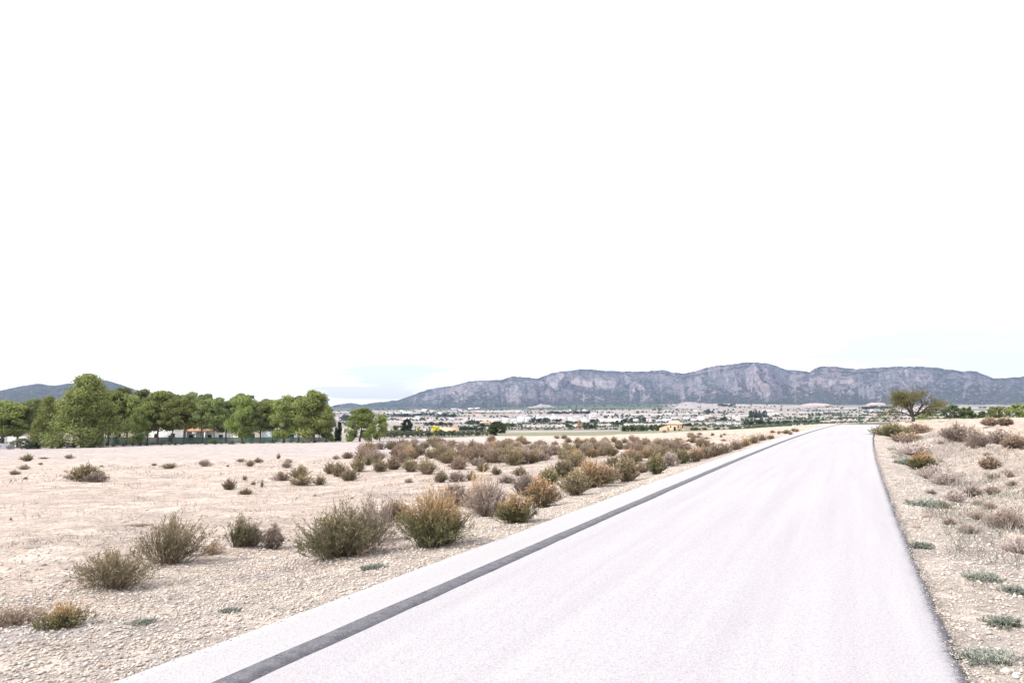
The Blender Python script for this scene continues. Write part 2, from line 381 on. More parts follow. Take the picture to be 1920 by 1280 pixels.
# ------------------------------------------------------------------ mesh helpers
def mk(name, verts, faces, mat, parent=None, smooth=False, link=True):
    verts = np.asarray(verts, np.float32)
    me = bpy.data.meshes.new(name)
    if isinstance(faces, np.ndarray):
        k = faces.shape[1]; n = len(faces)
        me.vertices.add(len(verts)); me.vertices.foreach_set('co', verts.ravel())
        me.loops.add(n*k); me.loops.foreach_set('vertex_index', faces.astype(np.int32).ravel())
        me.polygons.add(n); me.polygons.foreach_set('loop_start', np.arange(0, n*k, k, dtype=np.int32))
        me.polygons.foreach_set('loop_total', np.full(n, k, np.int32)); me.update(calc_edges=True)
    else:
        me.from_pydata([tuple(map(float, v)) for v in verts], [], faces)
    me.materials.append(MATS[mat])
    if smooth: me.polygons.foreach_set('use_smooth', np.ones(len(me.polygons), bool))
    me.update()
    if not link: return me
    o = bpy.data.objects.new(name, me); C.objects.link(o)
    if parent: o.parent = parent
    return o
def vattr(me, name, arr):
    arr = np.asarray(arr, np.float32)
    if arr.ndim == 1:
        a = me.attributes.new(name, 'FLOAT', 'POINT'); a.data.foreach_set('value', arr)
    else:
        if arr.shape[1] == 3: arr = np.c_[arr, np.ones(len(arr))].astype(np.float32)
        a = me.attributes.new(name, 'FLOAT_COLOR', 'POINT'); a.data.foreach_set('color', arr.ravel())
def tag(o, label=None, cat=None, group=None, kind=None):
    if label: o['label'] = label
    if cat: o['category'] = cat
    if group: o['group'] = group
    if kind: o['kind'] = kind
    return o
def empty(name, loc, rz=0, sc=1.0, label=None, cat=None, group=None):
    o = bpy.data.objects.new(name, None); C.objects.link(o); o.empty_display_size = .3
    o.location = loc; o.rotation_euler = (0, 0, rz); o.scale = (sc, sc, sc) if isinstance(sc, (int, float)) else sc
    return tag(o, label, cat, group)
def child(name, me, parent, loc=None):
    o = bpy.data.objects.new(name, me); C.objects.link(o); o.parent = parent
    if loc: o.location = loc
    return o
def grid_faces(nu, nv, wrap=False):
    i = np.arange(nu-1)[:, None]; j = np.arange(nv if wrap else nv-1)[None, :]
    j2 = (j+1) % nv
    return np.stack([i*nv+j, (i+1)*nv+j, (i+1)*nv+j2, i*nv+j2], -1).reshape(-1, 4)

# ------------------------------------------------------------------ ground sheet (polar grid, fine where the land is near)
def build_ground():
    front = np.linspace(R(-47), R(47), 1000); back = np.linspace(R(47), R(313), 90)[1:-1]
    az = np.concatenate([front, back]); na = len(az)
    rr = np.concatenate([np.exp(np.linspace(math.log(.35), math.log(30), 330)), np.exp(np.linspace(math.log(30), math.log(400), 170))[1:],
                         np.exp(np.linspace(math.log(400), math.log(8500), 130))[1:]]); nr = len(rr)
    RR, AZ = np.meshgrid(rr, az, indexing='ij'); X = RR*np.sin(AZ); Y = RR*np.cos(AZ)
    Z = ground(X, Y)
    v = np.stack([X, Y, Z], -1).reshape(-1, 3); f = grid_faces(nr, na, True)[:, ::-1]
    v = np.r_[v, [[0, 0, gz(0, .3)]]]
    c = len(v)-1; tri = [(c, (j+1) % na, j) for j in range(na)]
    me = bpy.data.meshes.new('ground'); nq = len(f)
    me.vertices.add(len(v)); me.vertices.foreach_set('co', v.astype(np.float32).ravel())
    li = np.r_[f.ravel(), np.array(tri).ravel()].astype(np.int32)
    me.loops.add(len(li)); me.loops.foreach_set('vertex_index', li)
    st = np.r_[np.arange(nq)*4, nq*4+np.arange(na)*3].astype(np.int32)
    me.polygons.add(nq+na); me.polygons.foreach_set('loop_start', st)
    me.polygons.foreach_set('loop_total', np.r_[np.full(nq, 4), np.full(na, 3)].astype(np.int32))
    me.update(calc_edges=True); me.polygons.foreach_set('use_smooth', np.ones(nq+na, bool))
    x, y = v[:, 0], v[:, 1]; r = np.hypot(x, y); s, l = road_sl(x, y)
    col = 960+1280*np.clip(x/np.maximum(y, .3*r+.01), -3, 3)
    nn = fbm(x/9, y/9, 41, 4)
    edge = np.interp(col, [0, 600, 800, 930, 1100, 1300, 1480, 1560, 1920], [205, 205, 215, 235, 140, 122, 100, 100, 150])
    valley = sstep(-6, 6, r-edge-(nn-.5)*25); valley[y < 0] = 0
    grey = .75*sstep(24, 110, r+(nn-.5)*50)*(1-sstep(820, 980, col))*.95
    verge = np.exp(-((LEFT-l-1.9)/.9)**2)*sstep(.47, .62, fbm(x/1.6, y/1.6, 43, 3))*.9
    verge2 = np.exp(-((l-RIGHT-1.1)/.9)**2)*.35
    grey = np.clip(np.maximum(grey, np.maximum(verge, verge2)), 0, 1)
    sand = sstep(930, 1230, col)*(1-sstep(1540, 1600, col))*sstep(38, 75, r+(nn-.5)*30)*.95
    stony = np.maximum(np.exp(-np.maximum(LEFT-l, 0)/1.8)*(l < LEFT), np.exp(-np.maximum(l-RIGHT, 0)/1.6)*(l > RIGHT))*(1-sstep(12, 45, r))*.85
    sand = np.maximum(sand, 1.0*sstep(RIGHT+2, RIGHT+4, l)*sstep(.36, .52, fbm(x/4, y/4, 45, 3)))
    green = sstep(0, 1, (edge+300-r)/140)*sstep(800, 1000, col)*sstep(.38, .5, nn+.1)*.9
    forest = np.clip(.5+(r-3750)/1700+(fbm(x/620, y/1100, 47, 4)-.5)*1.3, 0, 1)*valley*(r > 2600)
    forest = forest*(1-.55*sstep(1180, 1300, col)*(r < 4300))
    for nm, a in (('forest', forest), ('valley', valley), ('grey', grey), ('sand', sand), ('green', green), ('stony', stony)): vattr(me, nm, a)
    me.materials.append(MATS['ground']); me.update()
    o = bpy.data.objects.new('ground', me); C.objects.link(o); tag(o, kind='structure')
build_ground()

def build_road():
    s = np.concatenate([np.arange(-30, 0, 1.0), np.arange(0, 40, .1), np.arange(40, 150, .5)])
    nl = 40; u = np.linspace(0, 1, nl)
    V = []; UV = []
    wl = (fbm(s/1.3, s*0+3.3, 71, 4)-.5)*.05; wr = (fbm(s/.35, s*0+8.1, 72, 5, .7)-.5)*.11
    for k, (ss, a, b) in enumerate(zip(s, wl, wr)):
        l = LEFT+a+(RIGHT+b-LEFT-a)*u; x, y = road_xy(np.full(nl, ss), l)
        z = np.full(nl, road_z(ss))+.004*np.cos((u-.5)*math.pi)
        x0, y0 = road_xy(ss, l[0]-.05); x1, y1 = road_xy(ss, l[-1]+.035)
        row = np.r_[[[x0, y0, road_z(ss)-.09]], np.stack([x, y, z], 1), [[x1, y1, road_z(ss)-.09]]]
        V.append(row); UV.append(np.stack([np.r_[l[0], l, l[-1]+.06], np.full(nl+2, ss)], 1))
    V = np.array(V); UV = np.array(UV); f = grid_faces(len(s), nl+2)[:, ::-1]
    o = mk('road', V.reshape(-1, 3), f, 'road'); uvl = o.data.uv_layers.new(name='UVMap')
    li = np.zeros(len(o.data.loops), np.int32); o.data.loops.foreach_get('vertex_index', li)
    uvl.data.foreach_set('uv', UV.reshape(-1, 2)[li].astype(np.float32).ravel()); tag(o, kind='structure')
    # narrow dark tarred seam running along the road
    s = np.concatenate([np.arange(-20, 40, .12), np.arange(40, 140, .5)]); V = []
    a = ST_A+(fbm(s/.8, s*0+1.3, 73, 4)-.5)*.025; b = ST_B+(fbm(s/.6, s*0+6.3, 74, 4)-.5)*.03
    for ss, p, q in zip(s, a, b):
        for l, h in ((p-.004, -.01), (p, .003), ((p+q)/2, .005), (q, .003), (q+.004, -.01)):
            x, y = road_xy(ss, l); V.append((x, y, road_z(ss)+h))
    o = mk('tarred_seam', np.array(V), grid_faces(len(s), 5)[:, ::-1], 'seam'); tag(o, kind='structure')
build_road()

# ------------------------------------------------------------------ mountains
RANGE = [(430, 764), (560, 763), (625, 762), (660, 760), (700, 755), (745, 750), (770, 742), (790, 734), (815, 727), (835, 725), (850, 722), (880, 715), (900, 713), (940, 712),
 (960, 705), (975, 706), (1010, 709), (1030, 700), (1060, 695), (1090, 691), (1110, 692), (1130, 694), (1160, 696), (1200, 696), (1247, 694), (1265, 698), (1285, 700),
 (1310, 694), (1340, 686), (1370, 683), (1385, 681), (1406, 678), (1440, 680), (1455, 684), (1480, 693), (1500, 694), (1520, 697), (1530, 690), (1540, 687), (1575, 687),
 (1590, 690), (1610, 692), (1640, 689), (1680, 687), (1725, 687), (1760, 689), (1790, 693), (1810, 696), (1835, 695), (1850, 702), (1865, 709), (1890, 708), (1920, 706), (2050, 700), (2300, 712), (2700, 735)]
HILLS = [(-700, 745), (-400, 738), (-150, 742), (0, 731), (30, 725), (50, 721), (70, 719), (90, 722), (105, 722), (130, 718), (150, 714), (185, 712), (195, 712), (215, 717), (240, 726),
 (270, 735), (300, 742), (350, 750), (420, 757), (520, 763)]
def build_range(name, prof, r0, r1, rb, seed, na, nr, rug, cliffs=()):
    pp = np.array(prof, float); px = np.linspace(pp[0, 0], pp[-1, 0], na)
    py = np.interp(px, pp[:, 0], pp[:, 1]); py = py+(fbm(px/9, px*0, seed+50, 4, .65)-.5)*3.0
    az = np.arctan((px-960)/1280/1.0048)
    target = np.array([px_dir(a, b)[2]/np.hypot(*px_dir(a, b)[:2]) for a, b in zip(px, py)])   # elevation slope of the crest
    t = np.concatenate([np.linspace(0, 1, nr), np.linspace(1, 2, nr//5)[1:]]); n2 = len(t)
    T, A = np.meshgrid(t, az, indexing='ij'); r0a = r0*(1+.42*(fbm(az*26, az*0, seed+9, 5, .6)-.5)); r1a = r1*(1+.12*(fbm(az*14, az*0+5, seed+8, 3)-.5))
    RR = np.where(T <= 1, r0a+(r1a-r0a)*T, r1a+(rb-r1a)*(T-1))
    X = RR*np.sin(A); Y = RR*np.cos(A); arc = A*r1
    wrp = (fbm(arc/700, RR/900, seed+3, 3)-.5)*900
    rv = ridged((arc+wrp)/950, RR/3600, seed, 3, .5)
    rv2 = ridged((arc+wrp*.7)/330, RR/1300, seed+4, 4, .55)
    spur = ridged((arc+wrp*.8)/1500+3.3, RR/9000+seed, seed+61, 2, .45)
    Tw = np.clip(T+(.34*(spur-.55)+.10*(rv-.5))*np.sin(np.pi*np.clip(T, 0, 1))**.8, 0, 1); h = .14*Tw+.86*sstep(.16, .95, Tw)**1.05
    win = np.clip(T/.18, 0, 1)*np.clip((1.0-T)/.25+.16, 0, 1)
    mod = 1-rug*win*((1-rv)*.62+(1-rv2)*.34)+rug*.25*win
    det = (fbm(X/110, Y/110, seed+6, 4, .6)-.5)*26*rug*win
    cl = np.zeros_like(T)
    for (a, b) in cliffs:
        m = sstep(a-12, a+6, px)*(1-sstep(b-6, b+12, px)); edge = .86+.05*(fbm(px/16, px*0, seed+31, 3)-.5)
        stepc = sstep(-.012, .012, T-edge[None, :]); h = h*(1-m*(.16*(1-stepc))*sstep(.55, .86, T)); cl = np.maximum(cl, m*np.exp(-((T-edge[None, :])/.03)**2))
    front = T <= 1
    H = np.where(front, h, 1-.75*(T-1)); z0 = table(X[0], Y[0])[None, :]-8
    Zr = (target*r1a)[None, :]+EYE
    Z = z0+(Zr-z0)*H*np.where(front, mod, 1)+np.where(front, det*np.clip((Zr-z0)/250, .1, 1), 0)
    el = (Z-EYE)/RR; mxe = el.max(0); k = target/np.maximum(mxe, 1e-4)
    pos = (Z-z0); kk = np.clip(((target*RR[np.argmax(el, 0), np.arange(na)]+EYE-z0[0])/np.maximum((Z-z0)[np.argmax(el, 0), np.arange(na)], 1)), .6, 1.8)
    kk = np.convolve(np.pad(kk, 2, mode='edge'), np.ones(5)/5, 'valid')
    Z = z0+pos*kk[None, :]
    o = mk(name, np.stack([X, Y, Z], -1).reshape(-1, 3), grid_faces(n2, na)[:, ::-1], 'mountain', smooth=True)
    wood = (1-sstep(.18, .5, T+(fbm(X/300, Y/300, seed+12, 3)-.5)*.35))*.55+.35*np.exp(-((T-1)/.03)**2)
    wood = wood+(.25 if name == 'hills' else 0)
    wood = wood+.35*(1-sstep(650, 900, np.broadcast_to(px, T.shape)))*(name == 'mountains')
    wood = wood+.36*sstep(.35, .75, (1-spur)*.5+(1-rv)*.5+(1-rv2)*.3)*win-.22*sstep(.6, .9, rv2)*win
    vattr(o.data, 'farm', ((1-sstep(.02, .30, T))*(.2+.5*sstep(1150, 1350, np.broadcast_to(px, T.shape)))*(name == 'mountains')).ravel())
    vattr(o.data, 'wood', wood.ravel()); vattr(o.data, 'cliff', cl.ravel()); tag(o, kind='structure')
    return o
build_range('mountains', RANGE, 4300, 6600, 7900, 101, 1500, 300, 1.25, [(1028, 1150), (1532, 1600), (1690, 1745)])
build_range('hills', HILLS, 3600, 5200, 6500, 301, 600, 110, .42)
build_range('hills', [(560, 764), (620, 762), (640, 757), (652, 754.5), (665, 756), (680, 758), (720, 762), (800, 765)], 8150, 8300, 8450, 401, 120, 20, .2)

def mound(px0, px1, top, Y, mat, seed, steep=1.0):
    pa, pb = at(px0, Y), at(px1, Y); W_ = math.hypot(pb[0]-pa[0], pb[1]-pa[1]); c = ((pa[0]+pb[0])/2, (pa[1]+pb[1])/2)
    H = z_of((px0+px1)/2, top, Y)-gz(*c); u = np.linspace(-1, 1, 70); v = np.linspace(-1, 1, 40); U, V = np.meshgrid(u, v, indexing='ij'); tx, ty = (pb[0]-pa[0])/2, (pb[1]-pa[1])/2; k = W_*.35
    X = c[0]+U*tx*1.1-V*ty/W_*2*k; Y_ = c[1]+U*ty*1.1+V*tx/W_*2*k
    prof = sstep(0, .95, 1-np.abs(U)+.45*(fbm(U*4, V*2, seed, 3)-.5))*sstep(0, steep, 1-np.abs(V)+.3*(fbm(U*9, V*3, seed+1, 4)-.5))
    Z = ground(X, Y_)-3+(H+3)*prof*(.35+1.0*fbm(U*3, V*4, seed+2, 5, .6)); o = mk('hills', np.stack([X, Y_, Z], -1).reshape(-1, 3), grid_faces(70, 40)[:, ::-1] if 0 else grid_faces(70, 40), mat); tag(o, kind='structure')
simple('quarry_face', (.38, .30, .27), .45, .03, bump=4); simple('pale_slope', (.27, .235, .225), .5, .02, bump=3)
mound(1498, 1568, 755.5, 3850, 'quarry_face', 3, .6); mound(1620, 1668, 753.5, 3850, 'quarry_face', 5, .8); mound(985, 1046, 757, 4000, 'pale_slope', 7, 1); mound(1255, 1335, 753, 3900, 'pale_slope', 11, 1)
# ------------------------------------------------------------------ gravel (stuff)
def stones(name, X, Y, S, cols, seed, emb=.25, Zf=None):
    rg = np.random.default_rng(seed); n = len(X)
    base = np.array([[1, 0, 0], [0, 1, 0], [-1, 0, 0], [0, -1, 0], [0, 0, 1], [0, 0, -1]], float)
    P = base[None]*(1+rg.uniform(-.35, .35, (n, 6, 1)))+rg.uniform(-.25, .25, (n, 6, 3))
    P *= (S[:, None]*rg.uniform(.6, 1.25, (n, 3)))[:, None, :]; P[:, :, 2] *= .6
    a = rg.uniform(0, 6.28, n); ca, sa = np.cos(a)[:, None], np.sin(a)[:, None]
    x = P[:, :, 0]*ca-P[:, :, 1]*sa; y = P[:, :, 0]*sa+P[:, :, 1]*ca
    Z = ground(X, Y) if Zf is None else Zf; P = np.stack([x+X[:, None], y+Y[:, None], P[:, :, 2]+Z[:, None]+(S*emb)[:, None]], -1)
    F = np.array([[0, 1, 4], [1, 2, 4], [2, 3, 4], [3, 0, 4], [1, 0, 5], [2, 1, 5], [3, 2, 5], [0, 3, 5]])
    f = (F[None]+(np.arange(n)*6)[:, None, None]).reshape(-1, 3)
    o = mk(name, P.reshape(-1, 3), f, 'gravel'); c = np.array(cols)[rg.integers(0, len(cols), n)]*rg.uniform(.75, 1.2, (n, 1))
    vattr(o.data, 'Col', np.repeat(c, 6, 0)); tag(o, kind='stuff'); return o
def scatter(n, smax, seed, lo, hi, pw=1.0):
    """n points beside the road: s along it, offset lo..hi outside the left (negative) or right (positive) edge"""
    rg = np.random.default_rng(seed); s = .5+smax*rg.random(n)**pw; o = lo+(hi-lo)*rg.random(n)
    l = np.where(o < 0, LEFT+o, RIGHT+o); return road_xy(s, l)
PAL = [(.50, .43, .37), (.56, .50, .43), (.45, .39, .34), (.30, .26, .24), (.58, .54, .49), (.47, .37, .30), (.40, .385, .39), (.22, .19, .175)]
GREYS = [(.44, .42, .42), (.36, .34, .35), (.54, .52, .51), (.30, .28, .28)]
rg = np.random.default_rng(5)
Xs, Ys, Ss, = [], [], []
for n_, sm, sd, lo, hi, pw, a, b in ((46000, 22, 1, -3.6, -.03, 1.2, .007, .021), (9000, 40, 2, -7, -.05, 1.1, .008, .022), (30000, 20, 3, .02, 3.6, 1.2, .006, .019),
                                     (16000, 45, 4, .05, 8, 1.1, .010, .034), (9000, 26, 6, -14, -3, 1.0, .006, .017), (500, 40, 7, -10, 9, 1, .025, .05), (2500, 14, 8, -6, -.1, 1, .012, .028)):
    x, y = scatter(n_, sm, sd, lo, hi, pw); s_, l_ = road_sl(x, y); k = (l_ < LEFT) | (l_ > RIGHT); Xs.append(x[k]); Ys.append(y[k]); Ss.append(rg.uniform(a, b, k.sum())*rg.uniform(.6, 1.2, k.sum()))
stones('gravel', np.concatenate(Xs), np.concatenate(Ys), np.concatenate(Ss), PAL, 9)

rg = np.random.default_rng(15); n_ = 9000; s_ = .5+34*rg.random(n_)**1.2; sd_ = rg.random(n_) < .68
l_ = np.where(sd_, RIGHT+.02-np.abs(rg.normal(0, .05, n_))+.06*rg.random(n_), LEFT+np.abs(rg.normal(0, .07, n_))-.03); x_, y_ = road_xy(s_, l_)
stones('gravel', x_, y_, rg.uniform(.004, .012, n_), [(.12, .11, .12), (.20, .18, .18), (.35, .31, .28), (.50, .45, .40), (.09, .085, .095)], 19, .2, road_z(s_)-.004)

# ------------------------------------------------------------------ twiggy shrubs
def ribbons(P, w0, w1, c0, c1, rg):
    """P (N,M,3) polylines -> flat blades; colours c0 (base) to c1 (tip)"""
    N, M, _ = P.shape
    d = P[:, -1]-P[:, 0]; side = np.cross(d, rg.normal(size=(N, 3))); side /= np.linalg.norm(side, axis=1, keepdims=True)+1e-9
    t = np.linspace(0, 1, M); w = (w0[:, None]*(1-t)+w1[:, None]*t)[..., None]*side[:, None, :]
    V = np.stack([P-w, P+w], 2).reshape(N*M*2, 3)
    i = (np.arange(N)*M*2)[:, None]+np.arange(M-1)[None]*2; f = np.stack([i, i+1, i+3, i+2], -1).reshape(-1, 4)
    c = c0[:, None, :]*(1-t)[None, :, None]+c1[:, None, :]*t[None, :, None]; c = np.repeat(c, 2, 1).reshape(-1, 3)
    return V, f, c
PALS = {  # woody base, mid foliage, tip
 'olive':  ((0.175, 0.133, 0.109), (0.221, 0.184, 0.119), (0.316, 0.260, 0.163)),
 'green':  ((0.141, 0.114, 0.090), (0.161, 0.155, 0.087), (0.288, 0.241, 0.139)),
 'grey':   ((0.215, 0.172, 0.157), (0.288, 0.235, 0.205), (0.403, 0.323, 0.272)),
 'brown':  ((0.161, 0.116, 0.099), (0.228, 0.172, 0.136), (0.342, 0.254, 0.187)),
 'rust':  ((0.132, 0.104, 0.079), (0.220, 0.172, 0.104), (0.473, 0.317, 0.188)),
 'rustgreen': ((0.110, 0.099, 0.069), (0.141, 0.137, 0.069), (0.462, 0.312, 0.173)),
 'pale':   ((0.403, 0.336, 0.302), (0.510, 0.438, 0.405), (0.617, 0.532, 0.483)),
 'tanstalk': ((0.349, 0.266, 0.218), (0.483, 0.356, 0.253), (0.617, 0.432, 0.278)),
 'herb':   ((.16, .165, .14), (.22, .235, .20), (.29, .305, .265))}
def shrub_mesh(name, Wd, Hh, pal, seed, stems=120, subs=9, leaves=2500, tw=.004, lean=(0, 0), upright=.5, depth=None, leaf=.02):
    """a bush Wd wide, Hh tall, grown as stems from the root, twigs on the stems and small leaves on the twigs"""
    rg = np.random.default_rng(seed); dep = depth or Wd*.8
    cb, cm, ct = [np.array(c) for c in PALS[pal]]
    a = rg.uniform(0, 6.283, stems); q = rg.random(stems)**.6
    # envelope: lumpy dome
    lump = 1+.32*np.sin(a*2+seed)*.6+.22*np.sin(a*5+seed*2.3)
    tipx = np.cos(a)*q*Wd/2*lump+lean[0]*Wd; tipy = np.sin(a)*q*dep/2*lump+lean[1]*Wd
    tipz = Hh*(np.sqrt(np.clip(1-(q*.93)**2, .05, 1)))*rg.uniform(.62, 1.05, stems)*(1+.15*np.sin(a*3+seed))
    bs = rg.uniform(.12, .42, stems); bx = tipx*bs*(1-upright*.2)+rg.normal(0, .03*Wd, stems); by = tipy*bs+rg.normal(0, .03*Wd, stems)
    B = np.stack([bx, by, np.full(stems, -.02)], 1); T = np.stack([tipx, tipy, tipz], 1)
    t = np.linspace(0, 1, 5)[None, :, None]; P = B[:, None]*(1-t)+T[:, None]*t
    P[:, :, 2] = B[:, None, 2]+(T-B)[:, None, 2]*(t[..., 0]**(.8))
    P[:, 1:, :] += rg.normal(0, .018*Wd, (stems, 4, 3))
    vs, fs, cs = [], [], []; off = 0
    def addr(P, w0, w1, c0, c1):
        nonlocal off
        V, f, c = ribbons(P, w0, w1, c0, c1, rg); vs.append(V); fs.append(f+off); cs.append(np.clip(c*rg.uniform(.75, 1.25, (len(P), 1)).repeat(P.shape[1]*2, 0), 0, 1)); off += len(V)
    one = np.ones(stems); e = lambda c, n: np.tile(c, (n, 1))
    addr(P, one*tw*1.3, one*tw*.5, e(cb, stems), e(cm, stems))
    n2 = stems*subs; k = np.repeat(np.arange(stems), subs); tt = rg.uniform(.22, 1.0, n2)
    fi = tt*4; i0 = np.minimum(fi.astype(int), 3); fr = (fi-i0)[:, None]; S0 = P[k, i0]*(1-fr)+P[k, i0+1]*fr
    sd = (P[k, i0+1]-P[k, i0]); sd /= np.linalg.norm(sd, axis=1, keepdims=True)+1e-9
    dr = sd+rg.normal(0, .48, (n2, 3))+np.array([0, 0, .25+upright*.5]); dr /= np.linalg.norm(dr, axis=1, keepdims=True)
    Ln = Hh*rg.uniform(.07, .24, n2)*(1.15-.4*tt)
    P2 = np.stack([S0, S0+dr*Ln[:, None]*.5+rg.normal(0, .006, (n2, 3)), S0+dr*Ln[:, None]], 1)
    P2[:, :, 2] = np.maximum(P2[:, :, 2], .0)
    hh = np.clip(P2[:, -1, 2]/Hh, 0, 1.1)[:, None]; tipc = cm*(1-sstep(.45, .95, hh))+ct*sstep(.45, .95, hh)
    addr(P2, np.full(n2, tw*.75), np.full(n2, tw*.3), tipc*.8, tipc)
    if leaves:
        kk = rg.integers(0, n2, leaves); u = rg.uniform(.25, 1.05, leaves)[:, None]; Q = P2[kk, 0]*(1-u)+P2[kk, 2]*u
        dr = (P2[kk, 2]-P2[kk, 0]); dr = dr/(np.linalg.norm(dr, axis=1, keepdims=True)+1e-9)+rg.normal(0, .6, (leaves, 3)); dr /= np.linalg.norm(dr, axis=1, keepdims=True)
        Q2 = Q+dr*leaf*rg.uniform(.5, 1.3, (leaves, 1)); Q2[:, 2] = np.maximum(Q2[:, 2], 0)
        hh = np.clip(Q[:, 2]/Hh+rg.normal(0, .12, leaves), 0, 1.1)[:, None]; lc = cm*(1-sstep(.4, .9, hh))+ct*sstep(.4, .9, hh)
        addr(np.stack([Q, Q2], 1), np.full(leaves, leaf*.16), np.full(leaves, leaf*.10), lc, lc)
    V = np.concatenate(vs); F = np.concatenate(fs); c = np.concatenate(cs)
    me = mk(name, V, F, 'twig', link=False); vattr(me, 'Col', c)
    return me
DEPTHPX = lambda Y: Y/1280.0
def near_shrub(x, yb, w, h, pal, label, seed, group=None, stems=190, subs=14, leaves=3800, name='shrub', cat='shrub', **k):
    X, Y, Z = hit(x, yb); sc = DEPTHPX(Y); Wd = w*sc*1.26; Hh = h*sc*1.0
    X, Y = X*(1+Wd*.25/Y), Y+Wd*.25; Z = gz(X, Y)      # the root stands a little behind the front edge of the foliage
    tw = max(.0018, .00034*Y)
    me = shrub_mesh(name, Wd, Hh, pal, seed, int(stems*1.15), subs, int(leaves*.62), tw=tw*.85, leaf=max(.022, .0035*Y), **k)
    o = bpy.data.objects.new(name, me); C.objects.link(o); o.location = (X, Y, Z-.01); tag(o, label, cat, group); return o
G1 = 'single shrubs close to the road'
